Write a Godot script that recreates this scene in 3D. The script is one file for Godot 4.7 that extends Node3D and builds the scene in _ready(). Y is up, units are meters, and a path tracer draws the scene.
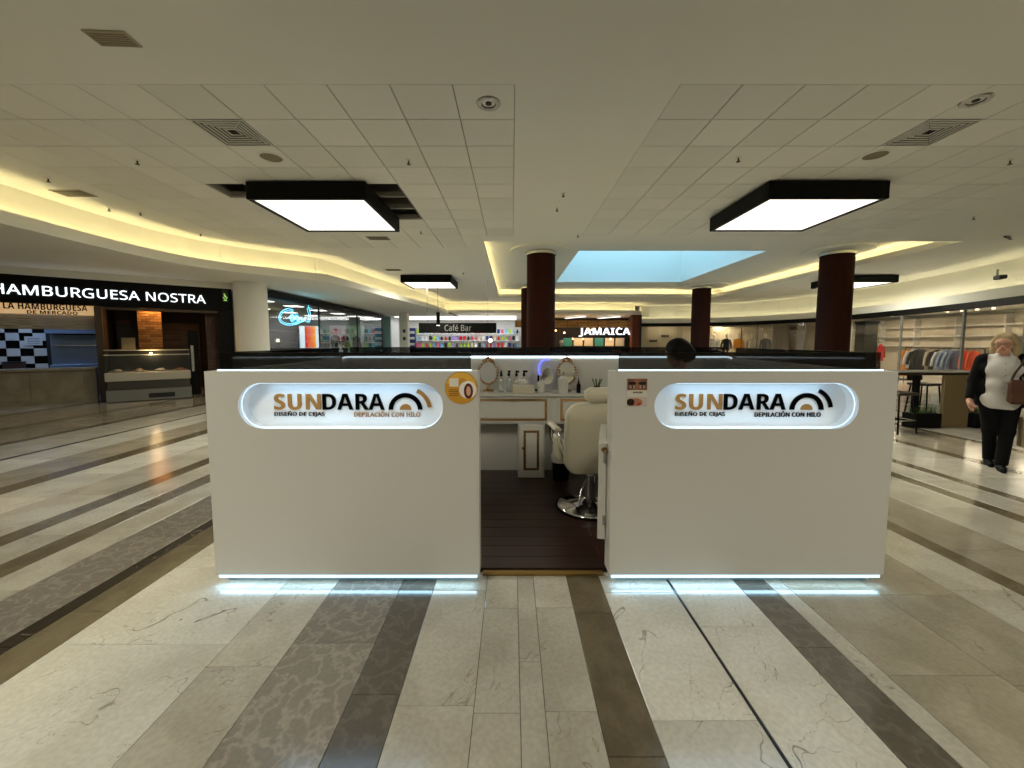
extends Node3D

const CEIL := 3.95
const LAMP := 16.5
const LAMP_COLOR := Color(1, .98, .90)
const COVE := .27
const COVE_COLOR := Color(1, .915, .66)
const NICHE := .06
const BASE := .12
var names := {}
var M := {}
var sg := 1
var rng := RandomNumberGenerator.new()
var bold := SystemFont.new()
var plain_font := SystemFont.new()
# burger shop frame: x along the shop front, z out of the shop towards the hall
var SHOP := Transform3D(Basis(Vector3(.78, 0, -.626), Vector3.UP, Vector3(.626, 0, .78)), Vector3(-11.9, 0, -9.15))

# ---------------------------------------------------------------- helpers
func st():
	var s := SurfaceTool.new()
	s.begin(Mesh.PRIMITIVE_TRIANGLES)
	s.set_smooth_group(-1)
	return s

func quad(s, a, b, c, d):
	for p in [a, c, b, a, d, c]:
		s.add_vertex(p)

func cface(s, pts, c):
	var n = (pts[1] - pts[0]).cross(pts[2] - pts[0])
	var mid = Vector3.ZERO
	for p in pts: mid += p
	mid /= pts.size()
	if n.dot(mid - c) < 0:
		pts = pts.duplicate()
		pts.reverse()
	for i in range(1, pts.size() - 1):
		for p in [pts[0], pts[i + 1], pts[i]]:
			s.add_vertex(p)

func hexa(s, v):
	var c = Vector3.ZERO
	for p in v: c += p / 8.0
	for f in [[0, 1, 3, 2], [4, 5, 7, 6], [0, 1, 5, 4], [2, 3, 7, 6], [0, 2, 6, 4], [1, 3, 7, 5]]:
		cface(s, [v[f[0]], v[f[1]], v[f[2]], v[f[3]]], c)

func box(s, c: Vector3, z: Vector3, bev := 0.0, B := Basis()):
	var h = z / 2
	if bev <= 0.0:
		var v = []
		for i in 8:
			v.append(c + B * Vector3(h.x if i & 1 else -h.x, h.y if i & 2 else -h.y, h.z if i & 4 else -h.z))
		hexa(s, v)
		return
	bev = minf(bev, minf(h.x, minf(h.y, h.z)) * .9)
	var V = func(i, a):
		var q = Vector3(h.x if i & 1 else -h.x, h.y if i & 2 else -h.y, h.z if i & 4 else -h.z)
		for k in 3:
			if k != a: q[k] -= sign(q[k]) * bev
		return c + B * q
	for a in 3:
		var b1 = 1 << ((a + 1) % 3)
		var b2 = 1 << ((a + 2) % 3)
		for sgn in [0, 1 << a]:
			cface(s, [V.call(sgn, a), V.call(sgn | b1, a), V.call(sgn | b1 | b2, a), V.call(sgn | b2, a)], c)
		for q in [0, b1, b2, b1 | b2]:
			var o1 = (a + 1) % 3
			var o2 = (a + 2) % 3
			cface(s, [V.call(q, o1), V.call(q, o2), V.call(q | (1 << a), o2), V.call(q | (1 << a), o1)], c)
	for i in 8:
		cface(s, [V.call(i, 0), V.call(i, 1), V.call(i, 2)], c)

func lathe(s, prof, seg := 20, xf := Transform3D(), sharp := true):
	for k in prof.size() - 1:
		var a = prof[k]
		var b = prof[k + 1]
		if sharp or k == 0: sg += 1
		s.set_smooth_group(sg)
		for i in seg:
			var t0 = TAU * i / seg
			var t1 = TAU * (i + 1) / seg
			var p = func(q, t): return xf * Vector3(q.x * cos(t), q.y, q.x * sin(t))
			if a.x > 1e-6:
				for w in [p.call(a, t0), p.call(a, t1), p.call(b, t0)]: s.add_vertex(w)
			if b.x > 1e-6:
				for w in [p.call(b, t0), p.call(a, t1), p.call(b, t1)]: s.add_vertex(w)
	s.set_smooth_group(-1)

func cyl(s, base: Vector3, r, h, seg := 16, r2 := -1.0):
	lathe(s, [Vector2(0, 0), Vector2(r, 0), Vector2(r if r2 < 0 else r2, h), Vector2(0, h)], seg, Transform3D(Basis(), base))

func tube(s, pts, r, seg := 8, closed := false):
	var rings = []
	var up = Vector3(.13, .97, .2).normalized()
	for i in pts.size():
		var d
		if closed: d = pts[(i + 1) % pts.size()] - pts[(i - 1 + pts.size()) % pts.size()]
		else: d = pts[mini(i + 1, pts.size() - 1)] - pts[maxi(i - 1, 0)]
		d = d.normalized()
		var x = up.cross(d)
		if x.length() < .05: x = Vector3(1, .1, .3).cross(d)
		x = x.normalized()
		var y = d.cross(x)
		up = y
		var ring = []
		for k in seg:
			ring.append(pts[i] + (x * cos(TAU * k / seg) + y * sin(TAU * k / seg)) * r)
		rings.append(ring)
	sg += 1
	s.set_smooth_group(sg)
	for i in (rings.size() if closed else rings.size() - 1):
		var A = rings[i]
		var C = rings[(i + 1) % rings.size()]
		for k in seg:
			quad(s, A[k], A[(k + 1) % seg], C[(k + 1) % seg], C[k])
	s.set_smooth_group(-1)
	if not closed:
		cface(s, rings[0], pts[1])
		cface(s, rings[-1], pts[-2])

# rings: [centre, half width x, half depth z] from bottom to top, closed at both ends
func loft(s, rings, seg := 14, smooth := true, xf := Transform3D()):
	var R = []
	for r in rings:
		var ring = []
		for k in seg:
			var t = TAU * k / seg
			ring.append(xf * (r[0] + Vector3(cos(t) * r[1], 0, -sin(t) * r[2])))
		R.append(ring)
	sg += 1
	s.set_smooth_group(sg if smooth else -1)
	for i in R.size() - 1:
		for k in seg:
			quad(s, R[i][k], R[i][(k + 1) % seg], R[i + 1][(k + 1) % seg], R[i + 1][k])
	s.set_smooth_group(-1)
	cface(s, R[0], xf * rings[1][0])
	cface(s, R[-1], xf * rings[-2][0])

func extrude(s, poly, z0, z1, xf := Transform3D()):
	var p2 = PackedVector2Array(poly)
	if Geometry2D.is_polygon_clockwise(p2): p2.reverse()
	var idx = Geometry2D.triangulate_polygon(p2)
	for i in range(0, idx.size(), 3):
		var a = p2[idx[i]]
		var b = p2[idx[i + 1]]
		var c = p2[idx[i + 2]]
		if (b - a).cross(c - a) < 0:
			var t = b
			b = c
			c = t
		for p in [a, c, b]: s.add_vertex(xf * Vector3(p.x, p.y, z1))
		for p in [a, b, c]: s.add_vertex(xf * Vector3(p.x, p.y, z0))
	for i in p2.size():
		var a = p2[i]
		var b = p2[(i + 1) % p2.size()]
		quad(s, xf * Vector3(a.x, a.y, z0), xf * Vector3(b.x, b.y, z0), xf * Vector3(b.x, b.y, z1), xf * Vector3(a.x, a.y, z1))

# flat horizontal plate between y0 and y1 whose outline is given in (x, z)
func plate(s, poly, y0, y1):
	var q = []
	for p in poly: q.append(Vector2(p.x, -p.y))
	extrude(s, q, y0, y1, Transform3D(Basis(Vector3(1, 0, 0), Vector3(0, 0, -1), Vector3(0, 1, 0)), Vector3.ZERO))

# boxes that fill a rectangle in x, z except for the holes [x0, x1, z0, z1]
func holed(s, x0, x1, z0, z1, holes, y0, y1):
	var xs = [x0, x1]
	var zs = [z0, z1]
	for h in holes:
		xs.append_array([h[0], h[1]])
		zs.append_array([h[2], h[3]])
	xs.sort()
	zs.sort()
	for i in xs.size() - 1:
		for j in zs.size() - 1:
			if xs[i + 1] - xs[i] < 1e-5 or zs[j + 1] - zs[j] < 1e-5: continue
			var cx = (xs[i] + xs[i + 1]) / 2
			var cz = (zs[j] + zs[j + 1]) / 2
			var inside = false
			for h in holes:
				if cx > h[0] and cx < h[1] and cz > h[2] and cz < h[3]: inside = true
			if not inside:
				box(s, Vector3(cx, (y0 + y1) / 2, cz), Vector3(xs[i + 1] - xs[i], y1 - y0, zs[j + 1] - zs[j]))

func mk(s):
	s.generate_normals()
	return s.commit()

func obj(called, s, m, parent = self, at := Vector3.ZERO):
	return inst(called, mk(s), m, parent, at)

func inst(called, mesh, m, parent = self, at := Vector3.ZERO):
	var o := MeshInstance3D.new()
	o.mesh = mesh
	o.material_override = m
	o.name = numbered(called) if parent == self else called
	parent.add_child(o, true)
	o.position = at
	return o

func numbered(called):
	names[called] = names.get(called, 0) + 1
	return called if names[called] == 1 else "%s_%03d" % [called, names[called] - 1]

func tag(o, label, category, group = ""):
	o.set_meta("label", label)
	o.set_meta("category", category)
	if group: o.set_meta("group", group)
	return o

func thing(called, label, category, at := Vector3.ZERO, turn := 0.0, group = ""):
	var o := Node3D.new()
	o.name = numbered(called)
	add_child(o, true)
	o.position = at
	o.rotation.y = turn
	return tag(o, label, category, group)

func setting(called, s, m):
	var o = obj(called, s, m)
	o.set_meta("kind", "structure")
	return o

func copy(o, at, label, turn = null):
	var c = o.duplicate()
	c.name = numbered(str(o.name).rstrip("0123456789").trim_suffix("_"))
	add_child(c, true)
	c.position = at
	if turn != null: c.rotation.y = turn
	c.set_meta("label", label)
	return c

func mat(c: Color, rough := .6, metal := 0.0):
	var m := StandardMaterial3D.new()
	m.albedo_color = c
	m.roughness = rough
	m.metallic = metal
	if c.get_luminance() < .04: m.metallic_specular = .3
	return m

func glow(c: Color, e):
	var m := StandardMaterial3D.new()
	m.albedo_color = Color(.9, .9, .9)
	m.emission_enabled = true
	m.emission = c
	m.emission_energy_multiplier = e
	return m

func glass(c: Color, rough := .03):
	var m := StandardMaterial3D.new()
	m.transparency = BaseMaterial3D.TRANSPARENCY_ALPHA
	m.albedo_color = c
	m.roughness = rough
	return m

func area(parent, at, size: Vector2, energy, c: Color, B := Basis(Vector3(1, 0, 0), Vector3(0, 0, -1), Vector3(0, 1, 0))):
	var l := AreaLight3D.new()
	l.name = "light"
	parent.add_child(l, true)
	l.transform = Transform3D(B, at)
	l.area_size = size
	l.light_energy = energy
	l.light_color = c
	l.shadow_enabled = true
	l.area_range = 60.0
	l.area_attenuation = 2.0
	l.area_normalize_energy = true
	return l

func omni(parent, at, energy, c: Color, size := .05):
	var l := OmniLight3D.new()
	l.name = "light"
	parent.add_child(l, true)
	l.position = at
	l.light_energy = energy
	l.light_color = c
	l.light_size = size
	l.omni_range = 40
	l.omni_attenuation = 2
	l.shadow_enabled = true
	return l

func lettering(called, words, w, h, depth, m, parent, at, font = bold, B := Basis()):
	var t := TextMesh.new()
	t.text = words
	t.font = font
	t.font_size = 96
	t.pixel_size = .01
	t.depth = depth
	t.curve_step = 2.0
	var bb = t.get_aabb()
	var o := MeshInstance3D.new()
	o.mesh = t
	o.material_override = m
	o.name = called
	parent.add_child(o, true)
	var k = Vector3(w / bb.size.x, h / bb.size.y, 1)
	o.transform = Transform3D(B, at) * Transform3D(Basis.from_scale(k), -(bb.position + bb.size / 2) * k)
	return o

const ORD := ["first", "second", "third", "fourth", "fifth", "sixth", "seventh", "eighth", "ninth", "tenth", "eleventh", "twelfth"]

func smooth(pts, n):
	var c = []
	for i in pts.size() - 1:
		var a = pts[maxi(i - 1, 0)]
		var d = pts[mini(i + 2, pts.size() - 1)]
		for k in n:
			c.append(pts[i].cubic_interpolate(pts[i + 1], a, d, float(k) / n))
	c.append(pts[-1])
	return c

# ---------------------------------------------------------------- figures
# bones: [a, b, ra, rb]; cuts: [centre, half size] boxes taken away
func figure(bones, cell: float, k: float, cuts = []):
	var lo = Vector3(1e9, 1e9, 1e9)
	var hi = -lo
	for b in bones:
		var r = maxf(b[2], b[3]) + k * .5 + cell * 2
		for p in [b[0], b[1]]:
			lo = lo.min(p - Vector3.ONE * r)
			hi = hi.max(p + Vector3.ONE * r)
	var n = Vector3i(((hi - lo) / cell).ceil()) + Vector3i.ONE
	var F := PackedFloat32Array()
	F.resize(n.x * n.y * n.z)
	F.fill(1.0)
	for b in bones:
		var A: Vector3 = b[0]
		var ba: Vector3 = b[1] - A
		var bb := maxf(ba.length_squared(), 1e-9)
		var r0: float = b[2]
		var r1: float = b[3]
		var pad = Vector3.ONE * (maxf(r0, r1) + k + cell * 2)
		var i0 = Vector3i(((A.min(b[1]) - pad - lo) / cell).floor()).clamp(Vector3i.ZERO, n - Vector3i.ONE)
		var i1 = Vector3i(((A.max(b[1]) + pad - lo) / cell).ceil()).clamp(Vector3i.ZERO, n - Vector3i.ONE)
		for z in range(i0.z, i1.z + 1):
			for y in range(i0.y, i1.y + 1):
				for x in range(i0.x, i1.x + 1):
					var p: Vector3 = lo + Vector3(x, y, z) * cell - A
					var h := clampf(p.dot(ba) / bb, 0, 1)
					var d := (p - ba * h).length() - lerpf(r0, r1, h)
					var i = (z * n.y + y) * n.x + x
					var f := F[i]
					var w := maxf(k - absf(d - f), 0) / k
					F[i] = minf(d, f) - w * w * k * .25
	for c in cuts:
		for z in n.z:
			for y in n.y:
				for x in n.x:
					var p: Vector3 = ((lo + Vector3(x, y, z) * cell) - c[0]).abs() - c[1]
					var d := maxf(p.x, maxf(p.y, p.z))
					var i = (z * n.y + y) * n.x + x
					F[i] = maxf(F[i], -d)
	var V := PackedVector3Array()
	var I := PackedInt32Array()
	var at := PackedInt32Array()
	at.resize(F.size())
	at.fill(-1)
	var corner = [Vector3(0, 0, 0), Vector3(1, 0, 0), Vector3(0, 1, 0), Vector3(1, 1, 0), Vector3(0, 0, 1), Vector3(1, 0, 1), Vector3(0, 1, 1), Vector3(1, 1, 1)]
	var off = [0, 1, n.x, n.x + 1, n.x * n.y, n.x * n.y + 1, n.x * n.y + n.x, n.x * n.y + n.x + 1]
	var edges = [[0, 1], [2, 3], [4, 5], [6, 7], [0, 2], [1, 3], [4, 6], [5, 7], [0, 4], [1, 5], [2, 6], [3, 7]]
	for z in n.z - 1:
		for y in n.y - 1:
			for x in n.x - 1:
				var i = (z * n.y + y) * n.x + x
				var inside := 0
				for c in 8:
					if F[i + off[c]] < 0: inside += 1
				if inside == 0 or inside == 8: continue
				var sum := Vector3.ZERO
				var cnt := 0
				for e in edges:
					var fa := F[i + off[e[0]]]
					var fb := F[i + off[e[1]]]
					if (fa < 0) != (fb < 0):
						sum += corner[e[0]].lerp(corner[e[1]], fa / (fa - fb))
						cnt += 1
				at[i] = V.size()
				V.append(lo + (Vector3(x, y, z) + sum / cnt) * cell)
	var dirs = [1, n.x, n.x * n.y]
	for z in range(1, n.z - 1):
		for y in range(1, n.y - 1):
			for x in range(1, n.x - 1):
				var i = (z * n.y + y) * n.x + x
				var f := F[i]
				for a in 3:
					var g := F[i + dirs[a]]
					if (f < 0) == (g < 0): continue
					var u = dirs[(a + 1) % 3]
					var v = dirs[(a + 2) % 3]
					var q = [at[i], at[i - u], at[i - u - v], at[i - v]]
					if f < 0: q.reverse()
					if q.min() < 0: continue
					I.append_array(PackedInt32Array([q[0], q[1], q[2], q[0], q[2], q[3]]))
	return [V, I]

func skin(called, grids, m, parent):
	var V := PackedVector3Array()
	var I := PackedInt32Array()
	for g in grids:
		var base = V.size()
		V.append_array(g[0])
		for i in g[1]: I.append(i + base)
	var N := PackedVector3Array()
	N.resize(V.size())
	for i in range(0, I.size(), 3):
		var q = (V[I[i + 2]] - V[I[i]]).cross(V[I[i + 1]] - V[I[i]])
		for k in 3: N[I[i + k]] += q
	for i in N.size(): N[i] = N[i].normalized()
	var a = []
	a.resize(Mesh.ARRAY_MAX)
	a[Mesh.ARRAY_VERTEX] = V
	a[Mesh.ARRAY_NORMAL] = N
	a[Mesh.ARRAY_INDEX] = I
	var mesh := ArrayMesh.new()
	mesh.add_surface_from_arrays(Mesh.PRIMITIVE_TRIANGLES, a)
	return inst(called, mesh, m, parent)

# ---------------------------------------------------------------- textures
func noise(sd, freq, oct := 4, type := FastNoiseLite.TYPE_SIMPLEX_SMOOTH):
	var f := FastNoiseLite.new()
	f.seed = sd
	f.noise_type = type
	f.frequency = freq
	f.fractal_octaves = oct
	return f

# base colour, cloud colour, vein colour; sharp veins where a warped noise crosses zero
func marble(sd, base: Color, cloud: Color, vein: Color, width, amount, cloud_amount, fine, rough = .13):
	var n = 512
	var im := Image.create(n, n, false, Image.FORMAT_RGB8)
	var a = noise(sd, .0045, 4)
	var b = noise(sd + 7, .013, 3)
	var c = noise(sd + 13, .006, 5)
	var g = noise(sd + 23, .11, 2)
	for y in n:
		for x in n:
			var w = a.get_noise_2d(x * 1.3, y) * 60.0
			var cl = clampf(.5 + c.get_noise_2d(x * fine + w, y * fine) * 1.6, 0, 1)
			if fine >= 3.0: cl = clampf(absf(c.get_noise_2d(x * fine * .8 + w, y * fine * .8 - w)) * 5.0, 0, 1)
			var p = (x * .8 + y * .6) * .22
			var q0 = x * -.6 + y * .8
			var v1 = absf(b.get_noise_2d(p + w * .5, q0 + w))
			var v2 = absf(b.get_noise_2d(q0 * 1.4 + 700 + w, p * 3.0 - w)) * 2.2
			var gate = clampf(a.get_noise_2d(x + 900, y + 300) * 3.5 + .22, 0, 1)
			var gate2 = clampf(a.get_noise_2d(y * 1.6 - 500, x * 1.6) * 4.0 - .35, 0, 1)
			var t = maxf(clampf(1.0 - v1 / width, 0, 1) * gate, clampf(1.0 - v2 / width, 0, 1) * gate2) * amount
			var col = base.lerp(cloud, cl * cloud_amount)
			col = col.lerp(vein, t)
			var q = 1.0 + g.get_noise_2d(x, y) * .05
			im.set_pixel(x, y, Color(col.r * q, col.g * q, col.b * q))
	var m := StandardMaterial3D.new()
	m.albedo_texture = ImageTexture.create_from_image(im)
	m.roughness = rough
	return m

func grain(sd, ca: Color, cb: Color, along: Vector3, rough := .5):
	var n = 256
	var im := Image.create(n, n, false, Image.FORMAT_RGB8)
	var a = noise(sd, .02, 4)
	for y in n:
		for x in n:
			im.set_pixel(x, y, ca.lerp(cb, clampf(.5 + a.get_noise_2d(x * .25, y * 3.0) * 1.3, 0, 1)))
	var m := StandardMaterial3D.new()
	m.albedo_texture = ImageTexture.create_from_image(im)
	m.uv1_triplanar = true
	m.uv1_scale = along
	m.roughness = rough
	return m

func make_materials():
	M.plaster = mat(Color(.92, .915, .88), .85)
	M.board = mat(Color(.935, .93, .895), .8)
	M.grid = mat(Color(.62, .61, .57), .7)
	M.tile = mat(Color(.935, .93, .895), .85)
	M.concrete = mat(Color(.55, .53, .50), .9)
	M.duct = mat(Color(.55, .55, .54), .6, .3)
	M.white = mat(Color(.80, .79, .765), .35)
	M.niche = mat(Color(.93, .93, .93), .4)
	M.black = mat(Color(.012, .012, .013), .55)
	M.black_gloss = mat(Color(.015, .015, .017), .12)
	M.dark = mat(Color(.06, .055, .05), .5)
	M.steel = mat(Color(.75, .75, .74), .25, 1.0)
	M.chrome = mat(Color(.85, .85, .86), .08, 1.0)
	M.gold = mat(Color(.76, .62, .46), .25, 1.0)
	M.gold_paint = mat(Color(.70, .50, .26), .35, .3)
	M.brass_strip = mat(Color(.62, .50, .28), .35, .8)
	M.column = mat(Color(.20, .10, .072), .75)
	M.column.metallic_specular = .2
	M.bronze = mat(Color(.30, .25, .19), .45, .3)
	M.tint = glass(Color(.04, .04, .045, .64), .02)
	M.clear = glass(Color(.4, .45, .45, .06), .02)
	M.shop_glass = glass(Color(.25, .28, .28, .04), .02)
	M.led = glow(Color(.62, .86, 1.0), 1.9)
	M.led_niche = glow(Color(.75, .90, 1.0), 1.3)
	M.led_rear = glow(Color(.85, .95, 1.0), 5.0)
	M.led_soft = glow(Color(.80, .92, 1.0), 1.6)
	M.lamp = glow(Color(1.0, .98, .93), 1.4)
	M.cove = glow(COVE_COLOR, 1.0)
	M.letter_white = glow(Color(.93, .97, 1.0), 1.6)
	M.leather = mat(Color(.80, .77, .68), .4)
	M.desk = mat(Color(.80, .79, .76), .35)
	M.cream_wall = mat(Color(.78, .74, .64), .8)
	M.red = mat(Color(.75, .08, .06), .5)

func build_floor():
	var kinds = {
		"white": marble(11, Color(.81, .80, .765), Color(.755, .74, .695), Color(.34, .30, .26), .012, .75, .8, 1.0),
		"cream": marble(23, Color(.735, .715, .665), Color(.67, .645, .59), Color(.42, .36, .29), .010, .6, .8, 1.3),
		"beige": marble(37, Color(.645, .61, .54), Color(.58, .545, .475), Color(.40, .34, .27), .009, .5, .9, 1.2),
		"grey": marble(41, Color(.58, .555, .515), Color(.48, .455, .42), Color(.66, .63, .58), .03, .4, .9, 5.0),
		"dark": marble(53, Color(.42, .395, .355), Color(.36, .335, .30), Color(.48, .45, .40), .02, .3, .9, 4.0),
		"brown": marble(67, Color(.42, .38, .30), Color(.365, .325, .25), Color(.47, .42, .32), .02, .3, .9, 2.5),
		"emperador": marble(71, Color(.12, .095, .08), Color(.17, .13, .10), Color(.70, .66, .58), .02, .8, .9, 2.0),
		"line": mat(Color(.05, .045, .04), .3),
	}
	var mats = {}
	for k in kinds:
		mats[k] = []
		for f in [.96, 1.0, 1.03]:
			var m = kinds[k].duplicate()
			m.albedo_color = Color(f, f, f) if k != "line" else kinds[k].albedo_color
			mats[k].append(m)
	var S = [[-20, -14.2, "cream"], [-14.2, -13.9, "brown"], [-13.9, -12.4, "beige"], [-12.4, -12.15, "dark"], [-12.15, -10.6, "cream"], [-10.6, -10.35, "brown"], [-10.35, -8.95, "beige"], [-8.95, -8.75, "brown"], [-8.75, -7.65, "beige"], [-7.65, -7.45, "brown"],
		[-7.45, -6.6, "cream"], [-6.6, -6.52, "emperador"], [-6.52, -5.9, "white"], [-5.9, -5.31, "beige"], [-5.31, -5.06, "brown"], [-5.06, -4.5, "white"],
		[-4.5, -3.97, "cream"], [-3.97, -3.776, "brown"], [-3.776, -3.47, "cream"], [-3.47, -3.27, "brown"], [-3.27, -2.98, "cream"], [-2.98, -2.565, "grey"],
		[-2.565, -2.467, "emperador"], [-2.467, -2.25, "brown"], [-2.25, -1.418, "white"], [-1.418, -1.096, "cream"], [-1.096, -.686, "grey"], [-.686, -.479, "dark"],
		[-.479, -.157, "cream"], [-.157, .034, "cream"], [.034, .136, "cream"], [.136, .349, "cream"], [.349, .558, "brown"], [.558, .98, "white"], [.98, .994, "line"],
		[.994, 1.40, "white"], [1.40, 1.598, "dark"], [1.598, 1.697, "cream"], [1.697, 2.2, "beige"], [2.2, 2.66, "beige"], [2.66, 3.04, "cream"], [3.04, 3.178, "brown"],
		[3.178, 3.7, "beige"], [3.7, 4.27, "cream"], [4.27, 4.44, "brown"], [4.44, 4.8, "cream"], [4.8, 4.95, "brown"], [4.95, 5.82, "cream"], [5.82, 6.0, "brown"],
		[6.0, 7.0, "beige"], [7.0, 7.15, "brown"], [7.15, 8.4, "cream"], [8.4, 8.6, "brown"], [8.6, 10.0, "beige"], [10.0, 10.2, "dark"], [10.2, 12.0, "cream"], [12.0, 12.2, "brown"], [12.2, 24, "cream"]]
	var f = st()
	box(f, Vector3(2, -.17, -11.5), Vector3(44, .30, 45))
	var fl = setting("floor", f, mat(Color(.30, .27, .22), .6))
	var bulk = {}
	var count = 0
	for s in S:
		var w = s[1] - s[0]
		var z = .9 - rng.randf() * .5
		while z > -33.0:
			var L = rng.randf_range(.62, .82) if w < 1.2 else rng.randf_range(.9, 1.2)
			if s[2] == "line": L = 3.0
			var zc = z - L / 2
			var xc = (s[0] + s[1]) / 2
			var px = 512 + 400 * xc / maxf(.3, -zc)
			var seen = zc < -1.0 and zc > -7.2 and px > -60 and px < 1084 and not (xc > -1.75 and xc < 2.25 and zc < -2.9) and s[2] != "line"
			var u0 = Vector2(rng.randf() * maxf(0, 1 - w / 1.7), rng.randf() * maxf(0, 1 - L / 1.7))
			var v = rng.randi() % 3
			var q
			if seen and count < 298:
				q = st()
			else:
				seen = false
				var key = s[2] + str(v)
				if not bulk.has(key): bulk[key] = st()
				q = bulk[key]
			var g = .0012
			var e = .004
			var a = [Vector3(s[0] + g, -.001, z - g), Vector3(s[1] - g, -.001, z - g), Vector3(s[1] - g, -.001, z - L + g), Vector3(s[0] + g, -.001, z - L + g)]
			var top = [a[0] + Vector3(e * .4, .001, -e * .4), a[1] + Vector3(-e * .4, .001, -e * .4), a[2] + Vector3(-e * .4, .001, e * .4), a[3] + Vector3(e * .4, .001, e * .4)]
			var uv = func(p): return u0 + Vector2(p.x - s[0], z - p.z) / 1.7
			var put = func(A, B, C, D):
				for p in [A, C, B, A, D, C]:
					q.set_uv(uv.call(p))
					q.add_vertex(p)
			put.call(top[0], top[1], top[2], top[3])
			for i in 4:
				var j = (i + 1) % 4
				put.call(a[i], a[j], top[j], top[i])
				put.call(a[i] - Vector3(0, .02, 0), a[j] - Vector3(0, .02, 0), a[j], a[i])
			if seen:
				count += 1
				obj("slab", q, mats[s[2]][v], fl)
			z -= L
	for key in bulk:
		var o = obj("paving", bulk[key], mats[key.substr(0, key.length() - 1)][int(key.right(1))], fl)
		o.set_meta("kind", "stuff")

const RX0 := -.75
const RX1 := 11.0
const RZ0 := -21.7
const RZ1 := -9.9
const SKY := [2.08, 7.94, -19.1, -12.7]

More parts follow.
